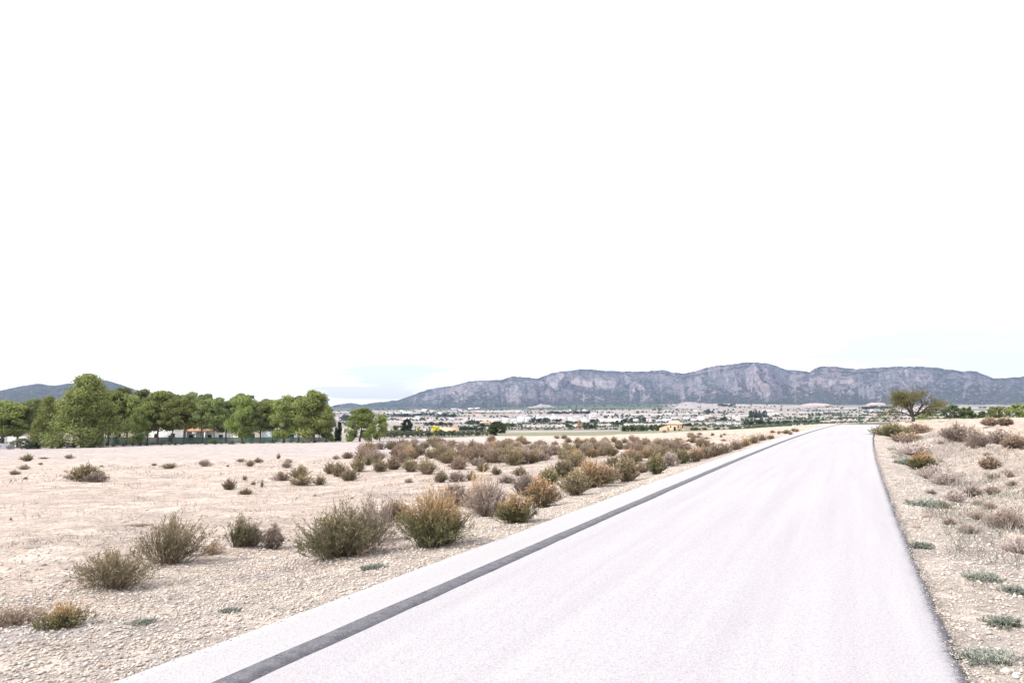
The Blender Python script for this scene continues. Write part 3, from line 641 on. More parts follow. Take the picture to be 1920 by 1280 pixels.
NS = [ # x, base y, width px, height px, palette, label
 (214, 1112, 128, 78, 'olive', 'spiky olive-brown shrub sprawling low, nearest big one at the lower left', {}),
 (314, 1064, 118, 84, 'olive', 'dense olive shrub with a taller pointed right side, just behind the sprawling spiky one', dict(lean=(.08, 0))),
 (440, 1030, 52, 56, 'green', 'small yellow-green shrub leaning right, beside grey twigs on the left field', dict(lean=(.22, 0), upright=.8, leaves=1300, stems=90)),
 (470, 1026, 42, 40, 'grey', 'thin grey twiggy bush touching the small yellow-green leaning shrub', dict(leaves=600)),
 (512, 1031, 34, 40, 'grey', 'small compact grey-green upright tuft left of the widest roadside bush', dict(upright=.9)),
 (402, 1042, 36, 24, 'tanstalk', 'tiny dry tan tuft left of the yellow-green leaning shrub', dict(leaves=400, stems=50)),
 (636, 1052, 152, 92, 'green', 'widest roadside bush, grey-green with reddish dry tips and a purple-brown base', dict(stems=260, leaves=9000)),
 (655, 1050, 150, 60, 'brown', 'dry purple-brown twigs spreading low at the foot of the widest roadside bush', dict(stems=160, leaves=1500)),
 (700, 1022, 70, 92, 'grey', 'tall pale grey stalks fanning out at the right end of the widest bush', dict(upright=1., leaves=1500, stems=90)),
 (741, 979, 42, 40, 'brown', 'small dark grey-brown upright tuft between the two largest roadside bushes', dict(upright=.9)),
 (806, 1032, 122, 104, 'rustgreen', 'tall round bush, orange-tipped above dark green, beside the white verge', dict(stems=260, leaves=9500)),
 (835, 1022, 66, 88, 'rust', 'golden orange dry stems on the right half of the tall round orange-tipped bush', dict(stems=130, leaves=3500)),
 (856, 950, 50, 40, 'grey', 'grey-brown fan-shaped shrub behind the tall orange-tipped bush', dict(upright=.8)),
 (912, 970, 66, 70, 'grey', 'grey shrub with long bare stalks, right of the tall orange-tipped bush', dict(upright=.9)),
 (898, 966, 40, 84, 'tanstalk', 'thin tall tan stalks rising through the grey shrub with bare stalks', dict(upright=1., stems=50, leaves=500)),
 (966, 983, 60, 50, 'rustgreen', 'low bright green bush with brown top at the very edge of the road', dict(stems=200, leaves=6000)),
 (1013, 953, 56, 52, 'rust', 'round bush with orange crown and dark base behind the low bright green one', dict(stems=190, leaves=5000)),
 (984, 930, 40, 42, 'grey', 'pale grey bare twiggy bush behind the orange-crowned round bush', dict(leaves=600)),
 (1030, 908, 34, 28, 'green', 'small mid green bush behind the orange-crowned bush', {}),
 (1056, 896, 36, 30, 'olive', 'dark olive bush standing back from the road between paler ones', {}),
 (1078, 930, 46, 42, 'olive', 'olive bush joined to the left end of the wide rusty bush', {}),
 (1108, 916, 62, 48, 'rust', 'wide rusty orange-brown bush beside the white road edge', dict(stems=200, leaves=5000)),
 (1134, 908, 40, 34, 'brown', 'red-brown bush at the right end of the wide rusty bush', {}),
 (1175, 904, 40, 44, 'olive', 'upright olive-grey bush right of the wide rusty bush', dict(upright=.8)),
 (1231, 890, 32, 36, 'green', 'narrow green bush standing alone just before the roadside thicket', dict(upright=.7)),
 (118, 1182, 76, 42, 'rustgreen', 'low green and orange tuft at the lower left beside the gravel', dict(leaves=3000)),
 (20, 1178, 130, 34, 'brown', 'flat mat of dry brown twigs at the left edge of the photo', dict(leaves=800)),
 (160, 903, 46, 30, 'olive', 'rounded olive shrub standing alone far out on the bare left field', {}),
 (180, 904, 42, 16, 'grey', 'low grey twigs on the right side of the lone rounded olive shrub', dict(leaves=500)),
 (1671, 820, 52, 24, 'green', 'dark green dome bush just right of the far road end', {}),
 (1721, 812, 36, 17, 'brown', 'grey-brown bush at the foot of the bare spreading tree', {}),
 (1702, 831, 54, 16, 'brown', 'flat red-brown bush in front of the dark green dome bush', {}),
 (1720, 856, 64, 24, 'pale', 'pale grey dead bush in the ditch below the flat red-brown bush', dict(leaves=800)),
 (1729, 884, 36, 32, 'rustgreen', 'green and orange bush rising from pale dead plants in the right ditch', {}),
 (1755, 900, 60, 26, 'pale', 'pale dead bush at the right foot of the green and orange ditch bush', dict(leaves=800)),
 (1776, 911, 50, 28, 'pale', 'rounded pale grey dead bush lowest in the ditch plants', dict(leaves=800)),
 (1797, 833, 62, 32, 'grey', 'wide grey twiggy bush on the right bank', dict(leaves=1200)),
 (1832, 841, 38, 36, 'grey', 'taller dark grey bush beside the wide grey twiggy one on the right bank', dict(leaves=1200)),
 (1857, 800, 24, 12, 'brown', 'small brown bush near the top of the right bank', {}),
 (1884, 798, 22, 10, 'brown', 'smallest brown bush on the skyline of the right bank', {}),
 (1874, 833, 44, 24, 'grey', 'low grey-brown bush near the right edge of the photo, on the bank', {}),
 (1910, 842, 44, 26, 'brown', 'brown bush cut by the right edge of the photo, high on the bank', {}),
 (1856, 883, 24, 18, 'brown', 'small dark red-brown tuft alone in the middle of the right bank', {}),
 (1790, 941, 36, 22, 'pale', 'small pale tuft below the ditch plants on the right slope', dict(leaves=500)),
 (1862, 928, 26, 14, 'grey', 'tiny grey tuft on bare orange soil of the right slope', dict(leaves=500)),
 (1822, 932, 30, 18, 'grey', 'small grey tuft between two paler ones on the right slope', dict(leaves=500)),
 (1892, 995, 66, 38, 'grey', 'spreading grey dead bush at the right edge of the photo', dict(leaves=1200)),
 (1912, 1040, 50, 38, 'pale', 'pale dead bush at the right edge just below the spreading grey one', dict(leaves=900)),
]
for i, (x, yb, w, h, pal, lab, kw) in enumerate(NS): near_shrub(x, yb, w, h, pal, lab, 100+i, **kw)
NH = [(1845, 1092, 60, 22, 'highest blue-green leafy herb patch on the right verge gravel'), (1905, 1116, 46, 20, 'blue-green herb patch cut by the right edge of the photo'),
 (1880, 1180, 66, 26, 'blue-green herb patch in the middle of the lower right verge'), (1858, 1252, 100, 36, 'largest blue-green herb patch at the lower right corner'),
 (1726, 1030, 32, 16, 'small green herb against the dark crumbling road edge'), (1745, 952, 62, 20, 'wide grey-green herb mat beside the right road edge'),
 (1700, 872, 30, 16, 'grey-green herb patch at the top of the right verge'), (266, 1172, 40, 10, 'small blue-green herb on the left gravel'),
 (434, 1150, 32, 8, 'thin green herb nearest the white road on the left gravel'), (702, 1068, 36, 11, 'small grey-green herb below the widest roadside bush'),
 (1085, 905, 22, 8, 'tiny green herb in front of the roadside bushes')]
for i, (x, yb, w, h, lab) in enumerate(NH): near_shrub(x, yb, w, h, 'herb', lab, 300+i, stems=90, subs=6, leaves=2600, name='herb_patch', cat='herb', leaf=.03) if 0 else near_shrub(x, yb, w*1.05, h*.62, 'herb', lab, 300+i, stems=80, subs=6, leaves=3000, name='herb_patch', cat='herb', upright=.2)

# --- scrub belt: one of each kind, then copies
protos = {}
for k, (pal, n_) in enumerate((('olive', 3), ('brown', 3), ('grey', 3), ('rust', 2), ('green', 2))):
    protos[pal] = [shrub_mesh('shrub', 1.0, .62, pal, 500+k*10+j, 110, 9, 1700, tw=.009, leaf=.05, upright=.6) for j in range(n_)]
random.seed(4)
LAB = {'olive': 'olive-brown shrub', 'brown': 'red-brown dry shrub', 'grey': 'grey dead-looking shrub', 'rust': 'rusty orange shrub', 'green': 'greenish shrub'}
def zone(x): return 'at the left end' if x < 640 else 'left of the middle' if x < 800 else 'in the middle' if x < 960 else 'right of the middle' if x < 1130 else 'at the right end near the road'
def copy_shrub(x, yb, w, h, pal, label, group):
    if group == 'shrubs of the scrub belt': label = label+', scrub belt '+('back' if yb < 842 else 'middle' if yb < 864 else 'front')+' row, '+zone(x)
    X, Y, Z = hit(x, yb, dmax=400); sc = DEPTHPX(Y); me = random.choice(protos[pal])
    o = bpy.data.objects.new('shrub', me); C.objects.link(o); o.location = (X, Y, Z-.02)
    o.rotation_euler = (0, 0, random.uniform(0, 6.28)); o.scale = (w*sc*1.12, w*sc*1.12, h*sc*1.0/.62); o['shown'] = float(w*h); tag(o, label, 'shrub', group); return o
BG = 'shrubs of the scrub belt'
belt = [(528, 901, 30, 19), (537, 877, 22, 12), (562, 896, 44, 24), (566, 909, 42, 20), (600, 909, 26, 19), (618, 888, 26, 22), (636, 893, 40, 26), (655, 901, 34, 26), (672, 884, 36, 28), (690, 872, 26, 20),
 (712, 884, 40, 24), (738, 880, 40, 26), (770, 884, 40, 26), (800, 889, 46, 30), (826, 904, 30, 22), (856, 903, 38, 22), (767, 905, 18, 10), (686, 855, 16, 13), (712, 860, 24, 14), (630, 861, 14, 9), (650, 860, 20, 12),
 (690, 852, 12, 8), (884, 900, 26, 18), (905, 884, 30, 18), (930, 890, 26, 16), (860, 880, 44, 26), (895, 872, 52, 32), (930, 868, 46, 30), (962, 872, 48, 34), (1000, 868, 30, 20), (842, 868, 40, 24), (1018, 860, 24, 14),
 (1040, 852, 40, 22), (1068, 855, 34, 22), (1100, 855, 36, 26), (950, 905, 34, 16), (975, 892, 30, 18), (1150, 875, 36, 22), (1190, 870, 36, 24), (1165, 892, 26, 18), (1205, 886, 26, 20)]
for (x, yb, w, h) in belt: p = random.choice(['olive', 'brown', 'olive', 'grey']); copy_shrub(x, yb, w, h, p, LAB[p], BG)
cnt = 0
while cnt < 215:
    x = random.uniform(650, 1330); y = random.triangular(817, 878, 834)
    lo = np.interp(x, [650, 800, 1000, 1330], [846, 830, 817, 814]); hi = np.interp(x, [650, 800, 900, 1100, 1330], [866, 880, 884, 878, 850])
    if not lo < y < hi or float(fbm(np.array([x/38.]), np.array([y/9.]), 77, 3)[0]) < .43: continue
    w = (y-808)*random.uniform(.38, .66)+6.5; p = random.choice(['olive', 'brown', 'brown', 'grey', 'olive', 'brown', 'olive', 'grey', 'rust'])
    copy_shrub(x, y, w, w*random.uniform(.45, .7), p, LAB[p], BG); cnt += 1
for i in range(46):
    x = random.uniform(1230, 1500); y = random.uniform(809, 842)
    if y > 858-(x-1230)*.13-6: continue
    copy_shrub(x, y, random.uniform(5, 13), random.uniform(3, 7), random.choice(['brown', 'brown', 'grey']), 'tiny red-brown tuft on the orange sandy ground before the farmhouse', 'tufts on the orange sand')
# thicket hugging the road edge further on
for x, y, w, h, p in ((1258, 874, 36, 26, 'grey'), (1280, 869, 38, 30, 'green'), (1302, 866, 36, 28, 'rust'), (1322, 860, 34, 26, 'brown'), (1342, 855, 32, 24, 'brown'), (1360, 850, 30, 20, 'olive'), (1380, 843, 28, 18, 'brown'),
                      (1398, 837, 26, 16, 'rust'), (1414, 831, 24, 16, 'olive'), (1428, 826, 20, 12, 'brown'), (1445, 823, 16, 8, 'green'), (1475, 813, 20, 8, 'green'), (1490, 809, 16, 7, 'green')):
    copy_shrub(x, y, w, h, p, {'grey': 'grey', 'green': 'green', 'rust': 'rusty', 'brown': 'brown', 'olive': 'olive'}[p]+' bush in the thicket that hugs the left road edge further on', 'bushes of the roadside thicket')
# scattered small tufts on the bare left field
sm = [(27, 890, 22, 9), (46, 880, 24, 10), (51, 864, 26, 13), (76, 871, 9, 5), (82, 860, 16, 4), (130, 860, 18, 9), (289, 873, 12, 5), (317, 878, 32, 11), (384, 874, 26, 13), (452, 866, 20, 7), (469, 874, 20, 12), (484, 867, 20, 9),
      (427, 875, 6, 5), (430, 918, 32, 20), (460, 927, 30, 12), (459, 900, 10, 10), (475, 909, 9, 8), (491, 913, 7, 14), (522, 860, 10, 10), (540, 868, 16, 9), (48, 898, 10, 5), (190, 875, 8, 4)]
for x, y, w, h in sm: copy_shrub(x, y, w, h, random.choice(['olive', 'grey']), 'small tuft scattered alone on the bare pinkish left field', 'tufts scattered on the left field')
for x, y, w, h in ((735, 1000, 14, 8), (700, 1008, 12, 7), (610, 985, 8, 10), (590, 930, 7, 5), (660, 935, 6, 5), (20, 975, 5, 8), (262, 985, 40, 5), (60, 1028, 44, 4), (126, 1090, 26, 6), (245, 985, 30, 4)):
    copy_shrub(x, y, w, h, 'grey', 'tiny dry tuft lying flat on the left field near the road', 'tiny flat tufts')
# tufts on the right bank
for i in range(46):
    x = random.uniform(1650, 1925); y = random.uniform(800, 1010)
    if x < 1655+(y-792)*.48+14: continue
    w = (y-780)*random.uniform(.08, .16)+6; copy_shrub(x, y, w, w*.5, random.choice(['grey', 'brown', 'grey']), 'little dry tuft scattered on the right bank', 'tufts scattered on the right bank')

# past 300 shrubs the smallest ones become one object of low tufts
def merge_small():
    k = sorted([o for o in C.objects if o.name.split('.')[0] == 'shrub' and 'shown' in o], key=lambda o: -o['shown'])
    n_near = sum(1 for o in C.objects if o.name.split('.')[0] == 'shrub')-len(k); small = k[292-n_near:]; vs, fs, cs, off = [], [], [], 0
    for o in small:
        me = o.data; v = np.zeros(len(me.vertices)*3, np.float32); me.vertices.foreach_get('co', v); v = v.reshape(-1, 3)
        f = np.zeros(len(me.loops), np.int32); me.loops.foreach_get('vertex_index', f); c = np.zeros(len(me.vertices)*4, np.float32); me.attributes['Col'].data.foreach_get('color', c)
        a = o.rotation_euler.z; v = v*np.array(o.scale); v = np.stack([v[:, 0]*math.cos(a)-v[:, 1]*math.sin(a), v[:, 0]*math.sin(a)+v[:, 1]*math.cos(a), v[:, 2]], 1)+np.array(o.location)
        keep = slice(None); vs.append(v); fs.append(f.reshape(-1, 4)+off); cs.append(c.reshape(-1, 4)[:, :3]); off += len(v)
    for o in small: bpy.data.objects.remove(o)
    for o in k[:292-n_near]: del o['shown']
    m = mk('low_tufts', np.concatenate(vs), np.concatenate(fs), 'twig'); vattr(m.data, 'Col', np.concatenate(cs)); tag(m, kind='stuff')
merge_small()
# ------------------------------------------------------------------ trees
def tube(P, rad, sides=7):
    P = np.asarray(P, float); V = []; 
    for i, p in enumerate(P):
        d = P[min(i+1, len(P)-1)]-P[max(i-1, 0)]; d /= np.linalg.norm(d)+1e-9
        u = np.cross(d, [0.3, 1, .1]); u /= np.linalg.norm(u); v = np.cross(d, u)
        a = np.linspace(0, 2*math.pi, sides, endpoint=False); V.append(p+rad[i]*(np.cos(a)[:, None]*u+np.sin(a)[:, None]*v))
    return np.concatenate(V), grid_faces(len(P), sides, True)
def join(parts):
    vs, fs, o = [], [], 0
    for v, f in parts: vs.append(v); fs.append(f+o); o += len(v)
    return np.concatenate(vs), np.concatenate(fs)
def leaves_on(centres, radii, per, size, rg, flat=.8, upw=.3):
    V = []; 
    for c, r in zip(centres, radii):
        d = rg.normal(size=(per, 3)); d /= np.linalg.norm(d, axis=1, keepdims=True); q = rg.uniform(.5, 1.22, per)[:, None]
        p = c+d*q*r*np.array([1, 1, flat]); n = d+rg.normal(0, .5, (per, 3))+[0, 0, upw]; n /= np.linalg.norm(n, axis=1, keepdims=True)
        a = np.cross(n, rg.normal(size=(per, 3))); a /= np.linalg.norm(a, axis=1, keepdims=True); b = np.cross(n, a)
        s = size*rg.uniform(.6, 1.4, (per, 1)); V.append(np.stack([p-a*s, p+b*s*.8, p+a*s, p-b*s*.8], 1))
    V = np.concatenate(V).reshape(-1, 3); f = np.arange(len(V)).reshape(-1, 4); return V, f
def tree_meshes(kind, seed, H=1.0):
    """unit-height meshes: crown, trunk"""
    rg = np.random.default_rng(seed); T = []
    if kind in ('pine', 'pinehi', 'bigpine', 'green', 'olive', 'hedge'):
        cfg = {'pine': (.28, 1.0, .66, 84, 190, .0125), 'pinehi': (.36, 1.0, .66, 72, 190, .0125), 'bigpine': (.05, 1.0, .86, 150, 200, .0105), 'green': (.13, 1.0, .80, 84, 190, .0135), 'olive': (.22, 1.0, 1.05, 22, 70, .045), 'hedge': (.02, 1.0, 1.3, 30, 90, .035)}[kind]
        z0, z1, wd, nb, per, ls = cfg; cs, rs = [], []
        skew = rg.normal(0, .05, 2)
        for i in range(nb):
            t = rg.random()**.9; z = z0+(z1-z0)*t
            env = {'pinehi': math.sqrt(max(.05, 1-(1.7*t-.7)**2)), 'pine': math.sqrt(max(.02, 1-abs(t*1.7-.62)**2.2/1.15)) if t*1.7-.62 < 1.06 else .1, 'bigpine': (1-t)**.72*1.08+.05, 'green': math.sqrt(max(.03, 1-(1.75*t-.75)**2)), 'olive': math.sqrt(max(.04, 1-(1.8*t-.8)**2)), 'hedge': math.sqrt(max(.05, 1-t**2.4))}[kind]
            q = rg.random()**.45; a = rg.uniform(0, 6.283); ra = wd/2*env*.86*q*(1+.18*math.sin(a*3+seed))
            r = wd*.5*rg.uniform(.13, .29)*(.75+.4*env); z = min(z, z1-r*.6); z = max(z, z0+r*.4)
            cs.append([math.cos(a)*ra+skew[0]*t, math.sin(a)*ra+skew[1]*t, z]); rs.append(r)
        cs = np.array(cs); V, f = leaves_on(cs, np.array(rs), per, ls, rg)
        zt = .72 if kind != 'olive' else .5; th = {'pine': .020, 'pinehi': .016, 'bigpine': .03, 'green': .03, 'olive': .05, 'hedge': .03}[kind]
        P = [[0, 0, -.03], [rg.normal(0, .01), 0, z0*.5+.05], [skew[0]*.5, skew[1]*.5, z0+.12], [skew[0], skew[1], zt]]
        T.append(tube(P, [th, th*.85, th*.7, th*.25]))
        for i in range(9):
            c = cs[rg.integers(0, nb)]; k = min(zt-.02, max(z0*.8+.02, c[2]-.18)); T.append(tube([[skew[0]*k, skew[1]*k, k], (np.array([skew[0]*k, skew[1]*k, k])+c)/2+[0, 0, -.01], c], [th*.45, th*.3, th*.12], 5))
    elif kind == 'cypress':
        cs = np.array([[rg.normal(0, .02), rg.normal(0, .02), z] for z in np.linspace(.06, .95, 26)]); rs = .095*np.sqrt(np.clip(1-np.linspace(-.6, 1, 26)**2*.92, .03, 1)); V, f = leaves_on(cs, rs, 60, .022, rg, 1.2)
        T.append(tube([[0, 0, -.02], [0, 0, .5]], [.02, .01]))
    return (V, f), join(T)
TM = {}
def get_tree(kind, var, leafmat, barkmat='bark'):
    key = (kind, var, leafmat, barkmat)
    if key not in TM:
        (V, f), (tv, tf) = tree_meshes(kind, sum(map(ord, kind))*7+var)
        TM[key] = (mk('crown', V, f, leafmat, link=False), mk('trunk', tv, tf, barkmat, link=False, smooth=True))
    return TM[key]
def tree(px, Y, top, wpx, kind, leafmat, label, group=None, var=0, name='pine_tree', cat='tree', bark='bark', base=None, basew={'pine': .57, 'pinehi': .6, 'bigpine': .86, 'green': .80, 'olive': 1.05, 'hedge': 1.3, 'cypress': .19}):
    x, y, z = at(px, Y); zt = z_of(px, top, y); H = max(zt-z, .5); wid = wpx*DEPTHPX(y)
    cr, tr = get_tree(kind, var, leafmat, bark)
    k = wid/(basew[kind])
    e = empty(name, (x, y, z), random.uniform(0, 6.28), (k, k, H), label, cat, group)
    child('crown', cr, e); child('trunk', tr, e); return e
random.seed(11)
P1 = [ # px, depth, top y, width, kind, mat, label
 (8, 168, 752, 76, 'pine', 'pine_leaf', 'pine with pale lit top at the far left edge of the grove'),
 (38, 172, 756, 58, 'pine', 'pine_dark', 'lower dark pine second from the left edge of the grove'),
 (70, 185, 748, 56, 'pine', 'pine_dark', 'dark pine seen between the second pine and the bushy one'),
 (90, 160, 744, 66, 'bigpine', 'pine_leaf', 'bushy bright pine touching the left side of the tallest pine'),
 (160, 150, 703, 138, 'bigpine', 'pine_leaf', 'tallest pine of the grove, broad and branched down to the ground'),
 (206, 165, 733, 64, 'pine', 'pine_leaf', 'pine leaning against the right side of the tallest pine'),
 (240, 166, 742, 50, 'pine', 'pine_leaf', 'pine with trunk before the left end of the green fence'),
 (262, 160, 764, 36, 'green', 'green_leaf', 'short bright young pine in front of the fence'),
 (300, 168, 733, 62, 'pine', 'pine_leaf', 'pine with broad dome crown left of the tiled house'),
 (326, 168, 744, 46, 'pinehi', 'pine_leaf', 'pine whose trunk crosses the left corner of the tiled house'),
 (351, 168, 747, 48, 'pinehi', 'pine_leaf', 'bright pine in front of the middle of the tiled roof'),
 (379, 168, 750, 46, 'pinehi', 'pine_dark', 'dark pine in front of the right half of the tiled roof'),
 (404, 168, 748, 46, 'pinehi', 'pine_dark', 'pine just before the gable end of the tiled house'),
 (456, 166, 744, 58, 'green', 'green_leaf', 'full bright green pine right of the tiled house'),
 (490, 167, 754, 42, 'pine', 'pine_dark', 'narrow darker pine in the gap right of the full bright one'),
 (535, 166, 742, 62, 'green', 'pine_leaf', 'full mid green pine second from the right end of the grove'),
 (590, 160, 732, 80, 'green', 'pine_leaf', 'large dark-shaded pine closing the right end of the grove'),
 (613, 163, 770, 34, 'green', 'pine_dark', 'low dark tree tucked under the right end of the grove'),
 (427, 172, 752, 44, 'pine', 'pine_dark', 'shaded pine filling the gap at the gable end, left of the full bright one'),
 (513, 170, 750, 46, 'pine', 'pine_leaf', 'pine between the narrow darker one and the full mid green one'),
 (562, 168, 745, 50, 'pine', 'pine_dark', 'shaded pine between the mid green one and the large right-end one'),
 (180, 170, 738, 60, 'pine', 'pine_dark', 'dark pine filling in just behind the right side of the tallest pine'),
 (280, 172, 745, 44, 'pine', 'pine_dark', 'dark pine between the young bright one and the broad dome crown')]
for i, (px, Y, top, w, kind, m, lab) in enumerate(P1): tree(px, Y, top, w, kind, m, lab, var=i % 5)
for i, (px, top, w) in enumerate(((225, 727, 48), (268, 730, 44), (318, 735, 40), (337, 741, 34), (358, 735, 36), (376, 741, 32), (394, 739, 32), (410, 745, 34), (447, 738, 44), (468, 741, 40), (500, 748, 44), (560, 743, 44), (120, 742, 50), (20, 760, 50))):
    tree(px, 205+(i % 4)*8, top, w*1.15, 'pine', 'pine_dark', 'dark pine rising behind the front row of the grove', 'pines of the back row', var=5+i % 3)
for i, px in enumerate((560, 574, 587, 600)):
    tree(px, 176+i*2, 760, 34, 'pine', 'pine_dark', 'pale-trunked pine standing in the shade at the right end of the fence', 'pale trunked pines', var=5+i % 3, bark='pale_bark')
tree(676, 160, 764, 56, 'green', 'green_leaf', 'large round green tree standing alone right of the grove', var=1, name='round_tree')
tree(713, 165, 777, 34, 'green', 'pine_leaf', 'slimmer grey-green tree at the right side of the large round one', var=2, name='round_tree')
tree(697, 156, 795, 38, 'hedge', 'green_leaf', 'bright low leafy tree in front of the large round one', var=3, name='small_tree')
tree(656, 157, 790, 20, 'hedge', 'green_leaf', 'narrow bright sapling at the left foot of the large round tree', var=1, name='small_tree')
tree(637, 172, 789, 9, 'cypress', 'cypress_leaf', 'slim dark cypress right of the grove', name='cypress_tree')
tree(632, 176, 800, 7, 'cypress', 'cypress_leaf', 'shorter dark cypress beside the slim one', name='cypress_tree')
tree(624, 158, 816, 16, 'hedge', 'green_leaf', 'bright little bush at the right end of the green fence', name='leafy_bush', cat='bush')
tree(762, 262, 786, 27, 'green', 'cypress_leaf', 'dark dense tree above the olive rows', var=3, name='dark_tree')
tree(742, 262, 797, 20, 'hedge', 'hedge_leaf', 'low green tree at the left of the dark dense tree', name='small_tree')
tree(818, 300, 798, 24, 'hedge', 'yellow_leaf', 'bright yellow autumn tree above the olive rows', name='yellow_tree')
tree(784, 300, 801, 8, 'hedge', 'yellow_leaf', 'small yellowish shrub left of the bright yellow tree', name='yellow_bush', cat='bush')
tree(930, 247, 790, 38, 'green', 'hedge_leaf', 'solitary dark green tree with full crown at the edge of the scrub field', var=4, name='round_tree')
tree(921, 249, 800, 22, 'hedge', 'hedge_leaf', 'lower tree joined to the left of the solitary dark green one', var=2, name='small_tree')
tree(1086, 620, 791, 11, 'hedge', 'orange_leaf', 'orange autumn tree beside dark trees in the valley', name='orange_tree')
for i, x in enumerate(np.arange(722, 906, 11.5)): tree(x+random.uniform(-2, 2), 235+random.uniform(-2, 2), 808+random.uniform(-.8, .8), 15, 'olive', 'olive_leaf', 'grey-green olive tree in the front orchard row', 'olive trees in the front row', var=i % 3, name='olive_tree')
for i, x in enumerate(np.arange(728, 912, 12.5)): tree(x+random.uniform(-2, 2), 252+random.uniform(-2, 2), 806+random.uniform(-.8, .8), 14, 'olive', 'olive_leaf', 'grey-green olive tree in the second orchard row', 'olive trees in the second row', var=i % 3, name='olive_tree')
# big grey bush and small bushes before the wall on the left
for (px, Y, top, w, m, lab) in ((46, 146, 822, 52, 'olive_leaf', 'large grey-green bush before the low grey wall'), (72, 148, 826, 36, 'hedge_leaf', 'greener bush right of the large grey-green one'), (-4, 140, 832, 18, 'olive_leaf', 'pale bush at the extreme left below the grove'),
   (112, 150, 826, 34, 'hedge_leaf', 'bush at the left foot of the tallest pine'), (140, 149, 830, 30, 'olive_leaf', 'low grey bush beneath the tallest pine'), (182, 150, 829, 26, 'olive_leaf', 'low bush at the right foot of the tallest pine'), (402, 166, 824, 16, 'green_leaf', 'small bright bush against the green fence')):
    tree(px, Y, top, w, 'hedge', m, lab, name='leafy_bush', cat='bush', var=int(abs(px)) % 4)
for i in range(34):
    px = 150+i*14+random.uniform(-5, 5); tree(px, 158+random.uniform(-3, 3), 829.5-random.uniform(0, 2.5)-(1.5 if px > 350 else 0), random.uniform(4, 10), 'hedge', random.choice(['olive_leaf', 'hedge_leaf']), 'little low bush along the foot of the green fence', 'little bushes along the fence', name='leafy_bush', cat='bush', var=i % 4)
# right side behind the bank
for (px, Y, top, w, m, lab) in ((1786, 165, 760, 50, 'hedge_leaf', 'left of the dark green trees peeping over the right bank'), (1815, 168, 763, 44, 'hedge_leaf', 'dark green tree second in the line over the right bank'), (1737, 160, 771, 40, 'green_leaf', 'lighter green bush behind the bare spreading tree'),
   (1842, 172, 771, 24, 'hedge_leaf', 'small low tree in the dip between the two big clumps over the bank'), (1872, 165, 762, 46, 'pine_leaf', 'brighter green tree left in the right-hand clump over the bank'), (1906, 163, 758, 52, 'pine_leaf', 'brighter green tree cut by the right edge of the photo')):
    tree(px, Y, top, w, 'hedge', m, lab, name='round_tree', var=px % 4)

# bare spreading almond tree
def almond():
    x, y, z = at(1711, 80); s = DEPTHPX(80); rg = np.random.default_rng(8)
    e = empty('almond_tree', (x, y, z), 0, 1, 'thin-leaved spreading tree with dark bare limbs on the right bank', 'tree')
    tips = []; parts = [tube([[0, 0, -.1], [.02, 0, .35], [-.03, 0, .62]], [.22, .17, .17], 8)]
    def limb(p, d, L, r, lvl):
        n = 4; P = [np.array(p, float)]; dd = np.array(d, float); 
        for i in range(n):
            dd = dd+rg.normal(0, .16, 3)+np.array([0, 0, .05 if lvl < 2 else -.03]); dd /= np.linalg.norm(dd); P.append(P[-1]+dd*L/n)
        parts.append(tube(P, np.linspace(r, r*.5, n+1), 5 if lvl else 7))
        if lvl >= 3: tips.extend(P[1:]); return
        for i in range(3 if lvl else 4):
            k = rg.integers(2, n+1); nd = dd+rg.normal(0, .62, 3); nd[2] = nd[2]*.7+.12; limb(P[k], nd/np.linalg.norm(nd), L*rg.uniform(.55, .8), r*.5, lvl+1)
        if lvl >= 1: tips.extend(P[2:])
    for a, el in ((0, .55), (2.9, .5), (1.3, .8), (4.2, .7), (5.2, .9), (3.5, .9), (.5, 1.0)): limb([-.02, 0, .55], [math.cos(a)*math.cos(el), math.sin(a)*math.cos(el), math.sin(el)], 1.75, .12, 0)
    tv, tf = join(parts); sc = np.array([1.0, 1.0, 1.0]); T = np.array(tips)
    w = (T[:, 0].max()-T[:, 0].min()); k = 108*s/w; h = T[:, 2].max(); kz = 66*s/h; sc = np.array([k, k, kz]); cx = (T[:, 0].max()+T[:, 0].min())/2
    tv2 = tv*sc; T2 = T*sc
    k_ = rg.integers(0, len(T2), 15000); c = T2[k_]+rg.normal(0, .19, (15000, 3)); V, f = leaves_on(c, np.full(15000, .02), 1, .045, rg)
    mk('trunk', tv2, tf, 'dark_bark', e, smooth=True); mk('crown', V, f, 'almond_leaf', e)
almond()

# ------------------------------------------------------------------ buildings
def box(x0, x1, y0, y1, z0, z1):
    v = np.array([[x0, y0, z0], [x1, y0, z0], [x1, y1, z0], [x0, y1, z0], [x0, y0, z1], [x1, y0, z1], [x1, y1, z1], [x0, y1, z1]], float)
    f = np.array([[0, 1, 5, 4], [1, 2, 6, 5], [2, 3, 7, 6], [3, 0, 4, 7], [4, 5, 6, 7], [3, 2, 1, 0]]); return v, f
def boxes(name, bs, mat, parent): v, f = join([box(*b) for b in bs]); return mk(name, v, f, mat, parent)
def gable(w, d, h, rise, over=.3, th=.18):
    """gable roof slabs, ridge along x"""
    parts = []
    for sgn in (-1, 1):
        a = np.array([[-w/2-over, sgn*(d/2+over), h-over*rise/(d/2)], [w/2+over, sgn*(d/2+over), h-over*rise/(d/2)], [w/2+over, 0, h+rise], [-w/2-over, 0, h+rise]])
        v = np.r_[a+[0, 0, .02], a+[0, 0, th]]; f = np.array([[0, 1, 2, 3], [7, 6, 5, 4], [0, 4, 5, 1], [1, 5, 6, 2], [2, 6, 7, 3], [3, 7, 4, 0]]); parts.append((v, f))
    return join(parts)
